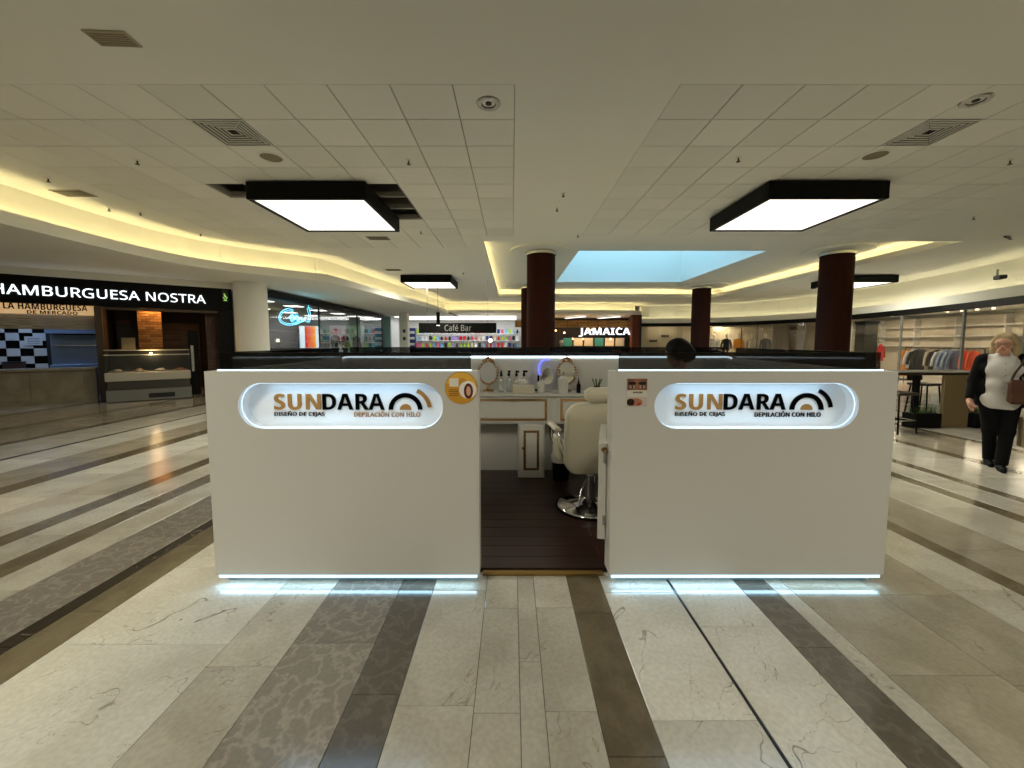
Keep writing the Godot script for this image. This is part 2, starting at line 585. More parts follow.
func build_ceiling():
	# tile fields
	var LF = [-6.57, .03, -10.6, -4.0]
	var RF = [1.6, 8.2, -9.4, -4.0]
	var rec = [RX0, RX1, RZ0, RZ1]
	var g = st()
	# openings left by missing tiles and air ducts: [x, z] of the tile centres
	var open = [[-2.07, -6.7], [-2.07, -7.3], [-2.07, -7.9], [-4.47, -6.7], [-3.27, -4.9], [4.9, -4.9]]
	var cuts = [rec]
	for p in open: cuts.append([p[0] - .275, p[0] + .275, p[1] - .275, p[1] + .275])
	holed(g, -17.5, 22, -33, 10, cuts, CEIL + .02, CEIL + .10)
	var ceil = setting("ceiling", g, M.grid)
	var b = st()
	holed(b, -17.5, 22, -33, 10, [rec, [LF[0], LF[1], -9.4, LF[3]], [LF[0], -1.17, LF[2], -9.4], RF], CEIL, CEIL + .02)
	obj("plasterboard", b, M.board, ceil)
	var s = st()
	box(s, Vector3(0, 0, 0), Vector3(.588, .018, .588), .004)
	var tm = mk(s)
	var mats = []
	for k in [.97, .985, 1.0]:
		var m = M.tile.duplicate()
		m.albedo_color = Color(.935 * k, .93 * k, .895 * k)
		mats.append(m)
	for F in [LF, RF]:
		for i in 11:
			for j in 11:
				var x = F[0] + .3 + .6 * i
				var z = F[3] - .3 - .6 * j
				if z - .3 < F[2] - .01 or (x > -1.1 and z < -9.4): continue
				var gone = false
				for p in open:
					if absf(p[0] - x) < .1 and absf(p[1] - z) < .1: gone = true
				if not gone: inst("ceiling_tile", tm, mats[rng.randi() % 3], ceil, Vector3(x, CEIL + .009, z))
	# concrete plenum over the missing tiles and sheet ducts over the diffusers
	for v in [[-4.9, -1.7, -8.35, -6.3, .8, M.concrete], [-3.56, -2.98, -5.19, -4.61, .5, M.duct], [4.61, 5.19, -5.19, -4.61, .5, M.duct]]:
		var pl = st()
		var y0 = CEIL + .10
		var y1 = CEIL + .10 + v[4]
		box(pl, Vector3((v[0] + v[1]) / 2, y1 + .02, (v[2] + v[3]) / 2), Vector3(v[1] - v[0] + .08, .04, v[3] - v[2] + .08))
		for k in 2:
			box(pl, Vector3(v[k] + (.02 if k else -.02), (y0 + y1) / 2, (v[2] + v[3]) / 2), Vector3(.04, y1 - y0, v[3] - v[2]))
			box(pl, Vector3((v[0] + v[1]) / 2, (y0 + y1) / 2, v[2 + k] + (.02 if k else -.02)), Vector3(v[1] - v[0] + .08, y1 - y0, .04))
		obj("ceiling_void", pl, v[5], ceil)
	# raised recess with a light pocket round it
	var r = st()
	var hi = 4.35
	var o = .36
	for q in [[RX0, RX0 + .03, RZ0, RZ1], [RX1 - .03, RX1, RZ0, RZ1], [RX0, RX1, RZ0, RZ0 + .03], [RX0, RX1, RZ1 - .03, RZ1]]:
		box(r, Vector3((q[0] + q[1]) / 2, CEIL + .08, (q[2] + q[3]) / 2), Vector3(q[1] - q[0], .16, q[3] - q[2]))
	for q in [[RX0 - o - .05, RX0 - o, RZ0 - o, RZ1 + o], [RX1 + o, RX1 + o + .05, RZ0 - o, RZ1 + o], [RX0 - o, RX1 + o, RZ0 - o - .05, RZ0 - o], [RX0 - o, RX1 + o, RZ1 + o, RZ1 + o + .05]]:
		box(r, Vector3((q[0] + q[1]) / 2, CEIL + .25, (q[2] + q[3]) / 2), Vector3(q[1] - q[0], .4, q[3] - q[2]))
	holed(r, RX0 - o - .05, RX1 + o + .05, RZ0 - o - .05, RZ1 + o + .05, [SKY], hi, hi + .1)
	var rec_o = setting("ceiling_recess", r, M.board)
	# skylight well, open at the top
	var w = st()
	var wt = 6.6
	for q in [[SKY[0] - .1, SKY[0], SKY[2] - .1, SKY[3] + .1], [SKY[1], SKY[1] + .1, SKY[2] - .1, SKY[3] + .1], [SKY[0], SKY[1], SKY[2] - .1, SKY[2]], [SKY[0], SKY[1], SKY[3], SKY[3] + .1]]:
		box(w, Vector3((q[0] + q[1]) / 2, (hi + .1 + wt) / 2, (q[2] + q[3]) / 2), Vector3(q[1] - q[0], wt - hi - .1, q[3] - q[2]))
	obj("skylight_well", w, M.plaster, rec_o)
	# light strips hidden in the pocket
	var cx = (RX0 + RX1) / 2
	var cz = (RZ0 + RZ1) / 2
	var runs = [[Vector3(cx, 0, RZ0 - .16), RX1 - RX0, 0], [Vector3(cx, 0, RZ1 + .16), RX1 - RX0, 0], [Vector3(RX0 - .16, 0, cz), RZ1 - RZ0, 1], [Vector3(RX1 + .16, 0, cz), RZ1 - RZ0, 1]]
	var where = ["behind the far edge", "behind the near edge", "along the left edge", "along the right edge"]
	for i in 4:
		var t = thing("cove_light_strip", "warm light strip hidden %s of the ceiling recess" % where[i], "light strip", runs[i][0] + Vector3(0, CEIL + .11, 0), PI / 2 * runs[i][2])
		var q = st()
		box(q, Vector3(0, .01, 0), Vector3(runs[i][1], .02, .04))
		obj("strip", q, M.cove, t)
		area(t, Vector3(0, .025, 0), Vector2(runs[i][1], .05), COVE * runs[i][1], COVE_COLOR, Basis(Vector3(1, 0, 0), Vector3(0, 0, 1), Vector3(0, -1, 0)))

# a cove along a curve: lip board, ledge, back face set away from the hall, hidden light strips
func cove(called, pts, side, lip0, lip1, face_top, setback, label, energy, tone = COVE_COLOR):
	var off = []
	var mid = []
	for i in pts.size():
		var d = (pts[mini(i + 1, pts.size() - 1)] - pts[maxi(i - 1, 0)]).normalized()
		var n = Vector2(-d.y, d.x) * side
		off.append(pts[i] + n * setback)
		mid.append(pts[i] + n * setback * .38)
	var s = st()
	for i in pts.size() - 1:
		var thick = (off[i] - pts[i]).normalized() * .04
		var thick2 = (off[i + 1] - pts[i + 1]).normalized() * .04
		var bar = func(a, b, ta, tb, y0, y1):
			var v = []
			for k in 8:
				var base = (a if not k & 1 else b) + ((ta if not k & 1 else tb) if k & 4 else Vector2.ZERO)
				v.append(Vector3(base.x, y1 if k & 2 else y0, base.y))
			hexa(s, v)
		bar.call(pts[i], pts[i + 1], thick, thick2, lip0, lip1)
		bar.call(pts[i], pts[i + 1], off[i] - pts[i] + thick, off[i + 1] - pts[i + 1] + thick2, lip0 - .02, lip0)
		bar.call(off[i], off[i + 1], thick, thick2, lip0, face_top)
	setting(called, s, M.plaster)
	var acc = 0.0
	var i0 = 0
	for i in range(1, pts.size()):
		acc += mid[i].distance_to(mid[i - 1])
		if acc > .75 or i == pts.size() - 1:
			var a = mid[i0]
			var b = mid[i]
			var L = a.distance_to(b)
			var t = thing("cove_light_strip", label, "light strip", Vector3((a.x + b.x) / 2, lip0 + .005, (a.y + b.y) / 2), -atan2(b.y - a.y, b.x - a.x), label)
			var q = st()
			box(q, Vector3(0, .01, 0), Vector3(L, .02, .03))
			obj("strip", q, M.cove, t)
			area(t, Vector3(0, .025, 0), Vector2(L, .04), energy * L, tone, Basis(Vector3(1, 0, 0), Vector3(0, 0, 1), Vector3(0, -1, 0)))
			i0 = i
			acc = 0
	return off

func build_shell():
	for w in [["wall_left", Vector3(-17.6, 2.2, -11.5), Vector3(.2, 4.6, 44)], ["wall_right", Vector3(22.1, 2.2, -11.5), Vector3(.2, 4.6, 44)], ["wall_back", Vector3(2, 2.2, 10.1), Vector3(40, 4.6, .2)], ["wall_far", Vector3(2, 2.2, -33.1), Vector3(40, 4.6, .2)]]:
		var s = st()
		box(s, w[1], w[2])
		setting(w[0], s, M.cream_wall)
	# left bulkhead: curved lip, cove, soffit that runs over the shops
	var L = smooth([Vector2(-6.9, 9.9), Vector2(-7.1, 4), Vector2(-7.3, -1), Vector2(-7.45, -4), Vector2(-7.55, -6.05), Vector2(-7.6, -7.8), Vector2(-7.45, -9.1), Vector2(-7.0, -10.0), Vector2(-6.2, -10.8), Vector2(-5.3, -11.7)], 5)
	var L2 = smooth([Vector2(-5.3, -11.7), Vector2(-5.0, -14), Vector2(-4.6, -17), Vector2(-4.25, -19.4), Vector2(-4.0, -22), Vector2(-3.9, -24.5)], 3)
	cove("trim_1", L, -1, 3.32, 3.46, CEIL, .34, "hidden warm strip above the left shops' curved bulkhead", COVE)
	cove("trim_2", L2, -1, 3.32, 3.46, CEIL, .34, "hidden warm strip above the receding left bulkhead", COVE * .8)
	var s = st()
	var poly = L + L2.slice(1)
	poly = poly + [Vector2(-3.7, -33), Vector2(-17.5, -33), Vector2(-17.5, 9.9)]
	plate(s, poly, 3.26, 3.30)
	setting("ceiling_soffit_left", s, M.plaster)
	# far bulkhead
	cove("trim_3", [Vector2(-4.1, -24.5), Vector2(0, -24.6), Vector2(4, -24.7), Vector2(7.0, -24.8), Vector2(7.6, -24.95), Vector2(8.05, -25.35), Vector2(8.32, -25.9), Vector2(8.5, -26.6)], -1, 3.38, 3.50, CEIL, .4, "hidden warm strip over the far shops", COVE)
	var q = st()
	plate(q, [Vector2(-3.7, -24.55), Vector2(7.0, -24.85), Vector2(7.6, -25.0), Vector2(8.05, -25.4), Vector2(8.5, -26.65), Vector2(8.5, -33), Vector2(-3.7, -33)], 3.32, 3.36)
	setting("ceiling_soffit_far", q, M.plaster)
	q = st()
	box(q, Vector3(-4.32, 3.63, -24.7), Vector3(.5, .62, .5))
	box(q, Vector3(8.78, 3.55, -27.0), Vector3(.6, .78, .5))
	setting("trim_6", q, M.plaster)
	# right bulkhead over the clothes shops
	var R = right_curve()
	cove("trim_4", R, -1, 2.84, 3.085, CEIL, .5, "hidden pale strip above the clothes shops' curved bulkhead", COVE * .8, Color(1, .95, .76))
	var k = st()
	plate(k, R + [Vector2(22, 9.9), Vector2(22, -33), Vector2(8.5, -33)], 2.78, 2.82)
	setting("ceiling_soffit_right", k, M.plaster)

func right_curve():
	return smooth([Vector2(8.5, -26.6), Vector2(11.5, -26.0), Vector2(14, -24.4), Vector2(15.6, -21.4), Vector2(15.5, -17.7), Vector2(14.8, -13.8), Vector2(13.8, -10.8), Vector2(12.9, -8.3), Vector2(12.2, -4), Vector2(12, 9.9)], 4)

func lamp(x, z, label):
	var t = thing("ceiling_lamp", label, "ceiling lamp", Vector3(x, CEIL - .28, z), 0, "square ceiling lamps")
	var W = 1.82
	var s = st()
	for q in [[0, 1], [0, -1], [1, 1], [1, -1]]:
		var p = Vector3(0, .13, q[1] * (W / 2 - .03)) if q[0] == 0 else Vector3(q[1] * (W / 2 - .03), .13, 0)
		box(s, p, Vector3(W if q[0] == 0 else .06, .26, .06 if q[0] == 0 else W - .12), .006)
	box(s, Vector3(0, .245, 0), Vector3(W - .1, .02, W - .1))
	obj("housing", s, M.black, t)
	var d = st()
	box(d, Vector3(0, .022, 0), Vector3(W - .13, .012, W - .13), .003)
	obj("diffuser", d, M.lamp, t)
	var k = st()
	for a in [-1, 1]:
		for b in [-1, 1]:
			k = st()
			cyl(k, Vector3(a * .6, .25, b * .6), .012, .03, 8)
			obj("hanger", k, M.steel, t)
	area(t, Vector3(0, .012, 0), Vector2(W - .16, W - .16), LAMP, LAMP_COLOR)

func column(x, z, r, top, m, label, disc):
	var t = thing("column", label, "column", Vector3(x, 0, z))
	var s = st()
	cyl(s, Vector3(0, 0, 0), r + .03, .16, 40)
	obj("base", s, M.dark, t)
	s = st()
	var n = 48
	var ring = []
	for i in n: ring.append(Vector2.from_angle(TAU * i / n) * (r - (.004 if i % 4 == 1 and m == M.column else 0.0)))
	extrude(s, ring, .16, top - (.18 if disc else 0.0), Transform3D(Basis(Vector3(1, 0, 0), Vector3(0, 0, -1), Vector3(0, 1, 0)), Vector3.ZERO))
	obj("shaft", s, m, t)
	if disc:
		s = st()
		lathe(s, [Vector2(r - .03, top - .19), Vector2(r + .03, top - .17), Vector2(r + .035, top - .09), Vector2(r - .02, top - .07), Vector2(r - .02, top - .02)], 40)
		obj("collar", s, M.steel, t)
		s = st()
		cyl(s, Vector3(0, top - .055, 0), disc, .055, 48)
		obj("ceiling_disc", s, M.board, t)

func stadium(w, h, n := 14):
	var p = []
	var r = h / 2
	for i in n + 1: p.append(Vector2(w / 2 - r, 0) + Vector2.from_angle(-PI / 2 + PI * i / n) * r)
	for i in n + 1: p.append(Vector2(-w / 2 + r, 0) + Vector2.from_angle(PI / 2 + PI * i / n) * r)
	return p

# front counter of the kiosk: x0..x1, front face at z = -2.37
func counter(x0, x1, label, outer_gold):
	var F = -2.37
	var y0 = .07
	var y1 = 1.33
	var T = .125
	var mid = (x0 + x1) / 2
	var t = thing("kiosk_counter", label, "counter", Vector3(mid, 0, F - T / 2), 0, "front counters of the kiosk")
	var W = x1 - x0
	var nx = (-1.026 if mid < 0 else 1.464) - mid
	var ny = 1.122
	var z1 = T / 2
	var P = stadium(1.226, .276)
	var s = st()
	# front face round the niche
	var V = func(x, y): return Vector3(x, y, z1)
	var lx = nx - .613
	var rx = nx + .613
	quad(s, V.call(-W / 2, y0), V.call(lx, y0), V.call(lx, y1), V.call(-W / 2, y1))
	quad(s, V.call(rx, y0), V.call(W / 2, y0), V.call(W / 2, y1), V.call(rx, y1))
	for i in P.size():
		var a = P[i] + Vector2(nx, ny)
		var b = P[(i + 1) % P.size()] + Vector2(nx, ny)
		var e = y1 if (a.y + b.y) / 2 > ny else y0
		if absf(a.x - b.x) > 1e-5:
			cface(s, [V.call(a.x, a.y), V.call(b.x, b.y), V.call(b.x, e), V.call(a.x, e)], Vector3(0, ny, -9))
	for q in [[Vector3(-W / 2, y0, -z1), Vector3(-W / 2, y0, z1), Vector3(-W / 2, y1, z1), Vector3(-W / 2, y1, -z1)], [Vector3(W / 2, y0, -z1), Vector3(W / 2, y0, z1), Vector3(W / 2, y1, z1), Vector3(W / 2, y1, -z1)],
		[Vector3(-W / 2, y1, -z1), Vector3(W / 2, y1, -z1), Vector3(W / 2, y1, z1), Vector3(-W / 2, y1, z1)], [Vector3(-W / 2, y0, -z1), Vector3(W / 2, y0, -z1), Vector3(W / 2, y0, z1), Vector3(-W / 2, y0, z1)],
		[Vector3(-W / 2, y0, -z1), Vector3(W / 2, y0, -z1), Vector3(W / 2, y1, -z1), Vector3(-W / 2, y1, -z1)]]:
		cface(s, q, Vector3(0, .7, 0))
	obj("body", s, M.white, t)
	# niche
	s = st()
	var D = .095
	sg += 1
	s.set_smooth_group(sg)
	for i in P.size():
		var a = P[i] + Vector2(nx, ny)
		var b = P[(i + 1) % P.size()] + Vector2(nx, ny)
		quad(s, Vector3(a.x, a.y, z1 - D), Vector3(b.x, b.y, z1 - D), Vector3(b.x, b.y, z1), Vector3(a.x, a.y, z1))
	s.set_smooth_group(-1)
	extrude(s, P, z1 - D - .01, z1 - D, Transform3D(Basis(), Vector3(nx, ny, 0)))
	var niche = obj("sign_niche", s, M.niche, t)
	# light bars inside the niche
	for e in [1, -1]:
		s = st()
		box(s, Vector3(nx, ny + e * .1355, z1 - .03), Vector3(.95, .004, .03), .001)
		obj("light_bar", s, M.led_niche, niche)
		s = st()
		var rim = []
		for i in 13: rim.append(Vector3(nx + e * (.613 - .138), ny, z1 - .03) + Vector3(e * cos(-PI / 2 + PI * i / 12) * .1355, sin(-PI / 2 + PI * i / 12) * .1355, 0))
		tube(s, rim, .002, 5)
		obj("light_bar", s, M.led_niche, niche)
	area(t, Vector3(nx, ny + .130, z1 - .03), Vector2(.95, .03), NICHE * 1.3, Color(.70, .87, 1), Basis(Vector3(1, 0, 0), -PI / 2))
	area(t, Vector3(nx, ny - .130, z1 - .03), Vector2(.95, .03), NICHE * .5, Color(.74, .89, 1), Basis(Vector3(1, 0, 0), PI / 2))
	# lettering
	var zt = z1 - D + .004
	var L0 = nx - .45
	lettering("lettering", "SUN", .290, .100, .008, M.gold_paint, niche, Vector3(L0 + .145, ny + .013, zt))
	lettering("lettering", "DARA", .385, .100, .008, M.black_gloss, niche, Vector3(L0 + .300 + .1925, ny + .013, zt))
	lettering("lettering", "DISEÑO DE CEJAS", .31, .036, .006, M.black_gloss, niche, Vector3(L0 + .155, ny - .064, zt), plain_font)
	lettering("lettering", "DEPILACIÓN CON HILO", .41, .036, .006, M.black_gloss if not outer_gold else M.gold_paint, niche, Vector3(L0 + .70, ny - .064, zt), plain_font)
	# arcs of the emblem
	var arc = func(c, r0, r1, a0, a1):
		var q = []
		for i in 17: q.append(c + Vector2.from_angle(lerpf(a0, a1, i / 16.0)) * r1)
		for i in 17: q.append(c + Vector2.from_angle(lerpf(a1, a0, i / 16.0)) * r0)
		return q
	var C = Vector2(L0 + .815, ny - .037)
	for a in [[arc.call(C, .077, .105, 0.0, PI), M.black_gloss], [arc.call(C, .001, .036, 0.0, PI), M.gold_paint], [arc.call(C + Vector2(.02, .0), .118, .142, .12, 1.15), M.gold_paint if outer_gold else M.black_gloss]]:
		s = st()
		extrude(s, a[0], zt - .004, zt + .004)
		obj("emblem", s, a[1], niche)
	# plinth with a light strip under the front edge
	s = st()
	box(s, Vector3(0, .035, -.03), Vector3(W - .06, .07, T - .07))
	obj("plinth", s, M.white, t)
	s = st()
	box(s, Vector3(0, .058, z1 - .012), Vector3(W - .03, .022, .016), .003)
	obj("light_strip", s, M.led, t)
	area(t, Vector3(0, .044, z1 - .006), Vector2(W - .04, .018), BASE, Color(.70, .88, 1), Basis(Vector3(1, 0, 0), -2.3))
	# glass screen on the top edge, lit along its foot
	s = st()
	box(s, Vector3(.0, y1 + .057, -.005), Vector3(W - .1, .112, .01), .002)
	obj("glass_screen", s, M.tint, t)
	s = st()
	box(s, Vector3(.0, y1 + .004, .012), Vector3(W - .09, .008, .014), .002)
	obj("top_light_strip", s, M.led_soft, t)
	return t

func print_disc(n, draw):
	var im := Image.create(n, n, false, Image.FORMAT_RGB8)
	for y in n:
		for x in n:
			im.set_pixel(x, y, draw.call((x + .5) / n, (y + .5) / n))
	var m := StandardMaterial3D.new()
	m.albedo_texture = ImageTexture.create_from_image(im)
	m.roughness = .4
	return m

func card(s, w, h, z, xf := Transform3D()):
	var c = [Vector3(-w / 2, -h / 2, z), Vector3(w / 2, -h / 2, z), Vector3(w / 2, h / 2, z), Vector3(-w / 2, h / 2, z)]
	var u = [Vector2(0, 1), Vector2(1, 1), Vector2(1, 0), Vector2(0, 0)]
	for i in [0, 2, 1, 0, 3, 2]:
		s.set_uv(u[i])
		s.add_vertex(xf * c[i])

func build_kiosk():
	var left = counter(-1.83, -.20, "white kiosk counter left of the entrance, round gold sticker beside its sign", true)
	var right = counter(.60, 2.295, "white kiosk counter right of the entrance, small photo poster beside its sign", false)
	# round sticker on the left counter
	var s = st()
	lathe(s, [Vector2(0, .0), Vector2(.098, 0), Vector2(.098, .002)], 40, Transform3D(Basis(Vector3(1, 0, 0), PI / 2), Vector3(.713, 1.232, .0625)))
	var stick = obj("sticker", s, M.gold_paint, left)
	var n = 40
	var disc = st()
	var dm = print_disc(160, func(u, v):
		var p = Vector2(u - .5, v - .5)
		var c = Color(.83, .60, .20)
		if p.length() < .47 and v < .30 + .1 * sin(u * 9.0): c = Color(.93, .72, .30)
		if Vector2(u - .70, v - .56).length() < .27:
			c = Color(.95, .93, .90)
			var q = Vector2((u - .72) / .14, (v - .60) / .24)
			if q.length() < 1: c = Color(.35, .14, .10)
			if Vector2((u - .72) / .07, (v - .60) / .15).length() < 1: c = Color(.87, .68, .56)
		if u > .14 and u < .42 and v > .20 and v < .46: c = Color(.92, .90, .84)
		if u > .12 and u < .42 and v > .55 and v < .78 and fmod(v, .06) < .032 and fmod(u * 1.7 + v, .13) > .03: c = Color(.45, .28, .08)
		return c)
	for i in n:
		for q in [Vector2.ZERO, Vector2.from_angle(TAU * (i + 1) / n), Vector2.from_angle(TAU * i / n)]:
			disc.set_uv(Vector2(.5 + q.x * .5, .5 - q.y * .5))
			disc.add_vertex(Vector3(q.x * .097, q.y * .097, 0))
	obj("print", disc, dm, stick, Vector3(.713, 1.232, .0655))
	# small poster on the right counter
	s = st()
	box(s, Vector3(-.703, 1.205, .0645), Vector3(.126, .172, .004), .001)
	var pst = obj("poster", s, M.white, right)
	var pm = print_disc(160, func(u, v):
		if v < .42:
			var c = Color(.62, .42, .32).lerp(Color(.40, .25, .19), clampf(absf(u - .5) * 1.4, 0, 1))
			for e in [.25, .75]:
				if Vector2((u - e) / .20, (v - .17) / .055).length() < 1: c = Color(.10, .06, .05)
				if Vector2((u - e) / .13, (v - .30) / .05).length() < 1: c = Color(.75, .72, .70)
				if Vector2((u - e) / .05, (v - .30) / .05).length() < 1: c = Color(.12, .08, .06)
			return c
		if v < .66:
			return Color(.18, .17, .17) if v > .47 and v < .53 and u > .28 and u < .78 and fmod(u, .07) > .02 else Color(.84, .82, .78)
		var c2 = Color(.80, .74, .70)
		if Vector2((u - .42) / .36, (v - .86) / .15).length() < 1: c2 = Color(.70, .47, .38)
		if Vector2((u - .18) / .20, (v - .86) / .13).length() < 1: c2 = Color(.16, .10, .08)
		if Vector2((u - .62) / .12, (v - .92) / .03).length() < 1: c2 = Color(.66, .16, .15)
		return c2)
	s = st()
	card(s, .118, .164, .0)
	obj("print", s, pm, pst, Vector3(-.703, 1.205, .0669))
	# sides and rear wall
	for e in [[-1.83, -2.02, "left", -1], [2.295, 2.60, "right", 1]]:
		var t = thing("kiosk_side_wall", "white side wall of the kiosk behind the %s counter" % e[2], "kiosk wall", Vector3(e[0], 0, -2.50))
		var a = Vector3(0, 0, 0)
		var b = Vector3(e[1] - e[0], 0, -2.07)
		var d = (b - a).normalized()
		var B = Basis(d, Vector3.UP, d.cross(Vector3.UP))
		var Ln = (b - a).length()
		s = st()
		box(s, (a + b) / 2 + Vector3(-e[3] * .055, .665, 0), Vector3(Ln, 1.33, .06), .004, B)
		obj("panel", s, M.white, t)
		s = st()
		box(s, (a + b) / 2 + Vector3(-e[3] * .055, 1.387, 0), Vector3(Ln - .08, .112, .01), .002, B)
		obj("glass_screen", s, M.tint, t)
	var t = thing("kiosk_rear_wall", "low white rear wall of the kiosk with dark glass along its top", "kiosk wall", Vector3(.29, 0, -4.63))
	s = st()
	var W = 4.66
	var out = [Vector2(-W / 2, 0), Vector2(W / 2, 0)]
	for i in 9: out.append(Vector2(W / 2 - .14, 1.19) + Vector2.from_angle(PI / 2 * i / 8) * .14)
	for i in 9: out.append(Vector2(-W / 2 + .14, 1.19) + Vector2.from_angle(PI / 2 + PI / 2 * i / 8) * .14)
	extrude(s, out, -.05, 0)
	obj("panel", s, M.desk, t)
	s = st()
	var edge = []
	for p in out.slice(2): edge.append(Vector3(p.x, p.y + .006, .004))
	tube(s, edge, .010, 6)
	obj("light_strip", s, M.led_rear, t)
	s = st()
	box(s, Vector3(0, 1.39, -.03), Vector3(W - .3, .12, .01), .002)
	obj("glass_screen", s, M.tint, t)
	# wooden floor of the kiosk
	var fl = thing("kiosk_floor", "dark brown plank floor inside the kiosk", "floor platform", Vector3(.23, 0, -2.5))
	s = st()
	box(s, Vector3(0, .006, -1.03), Vector3(4.0, .012, 2.02))
	obj("underlay", s, M.dark, fl)
	for k in 14:
		for h in 3:
			s = st()
			var x0 = -2.0 + 1.5 * h - (.62 if k % 2 else .2)
			var xa = maxf(-2.0, x0)
			var xb = minf(2.0, x0 + 1.5)
			if h == 2: xb = 2.0
			box(s, Vector3((xa + xb) / 2, .016, -.10 - .145 * k), Vector3(xb - xa - .002, .012, .142), .0015)
			obj("plank", s, M.wood[(k * 3 + h * 2) % 3], fl)
	s = st()
	box(s, Vector3(-.03, .014, .016), Vector3(.78, .024, .035), .006)
	obj("threshold_strip", s, M.brass_strip, fl)
	# low swing gate
	t = thing("swing_gate", "low white swing gate folded back beside the entrance", "gate", Vector3(.566, .245, -2.455), -.235)
	s = st()
	box(s, Vector3(0, .312, -.33), Vector3(.05, .625, .62), .004)
	obj("leaf", s, M.white, t)
	s = st()
	lathe(s, [Vector2(0, 0), Vector2(.010, 0), Vector2(.010, .014), Vector2(.018, .022), Vector2(.018, .03), Vector2(0, .036)], 12, Transform3D(Basis(Vector3(1, 0, 0), PI / 2), Vector3(.008, .59, -.022)))
	obj("knob", s, M.gold, t)
	for y in [.1, .5]:
		s = st()
		cyl(s, Vector3(.014, y, -.014), .008, .06, 8)
		obj("hinge", s, M.steel, t)
	build_desk()
	build_chair()

func gold_frame(w, h, b, z):
	var s = st()
	for e in [-1, 1]:
		box(s, Vector3(0, e * (h / 2 - b / 2), z), Vector3(w, b, .006), .001)
		box(s, Vector3(e * (w / 2 - b / 2), 0, z), Vector3(b, h - 2 * b, .006), .001)
	return s

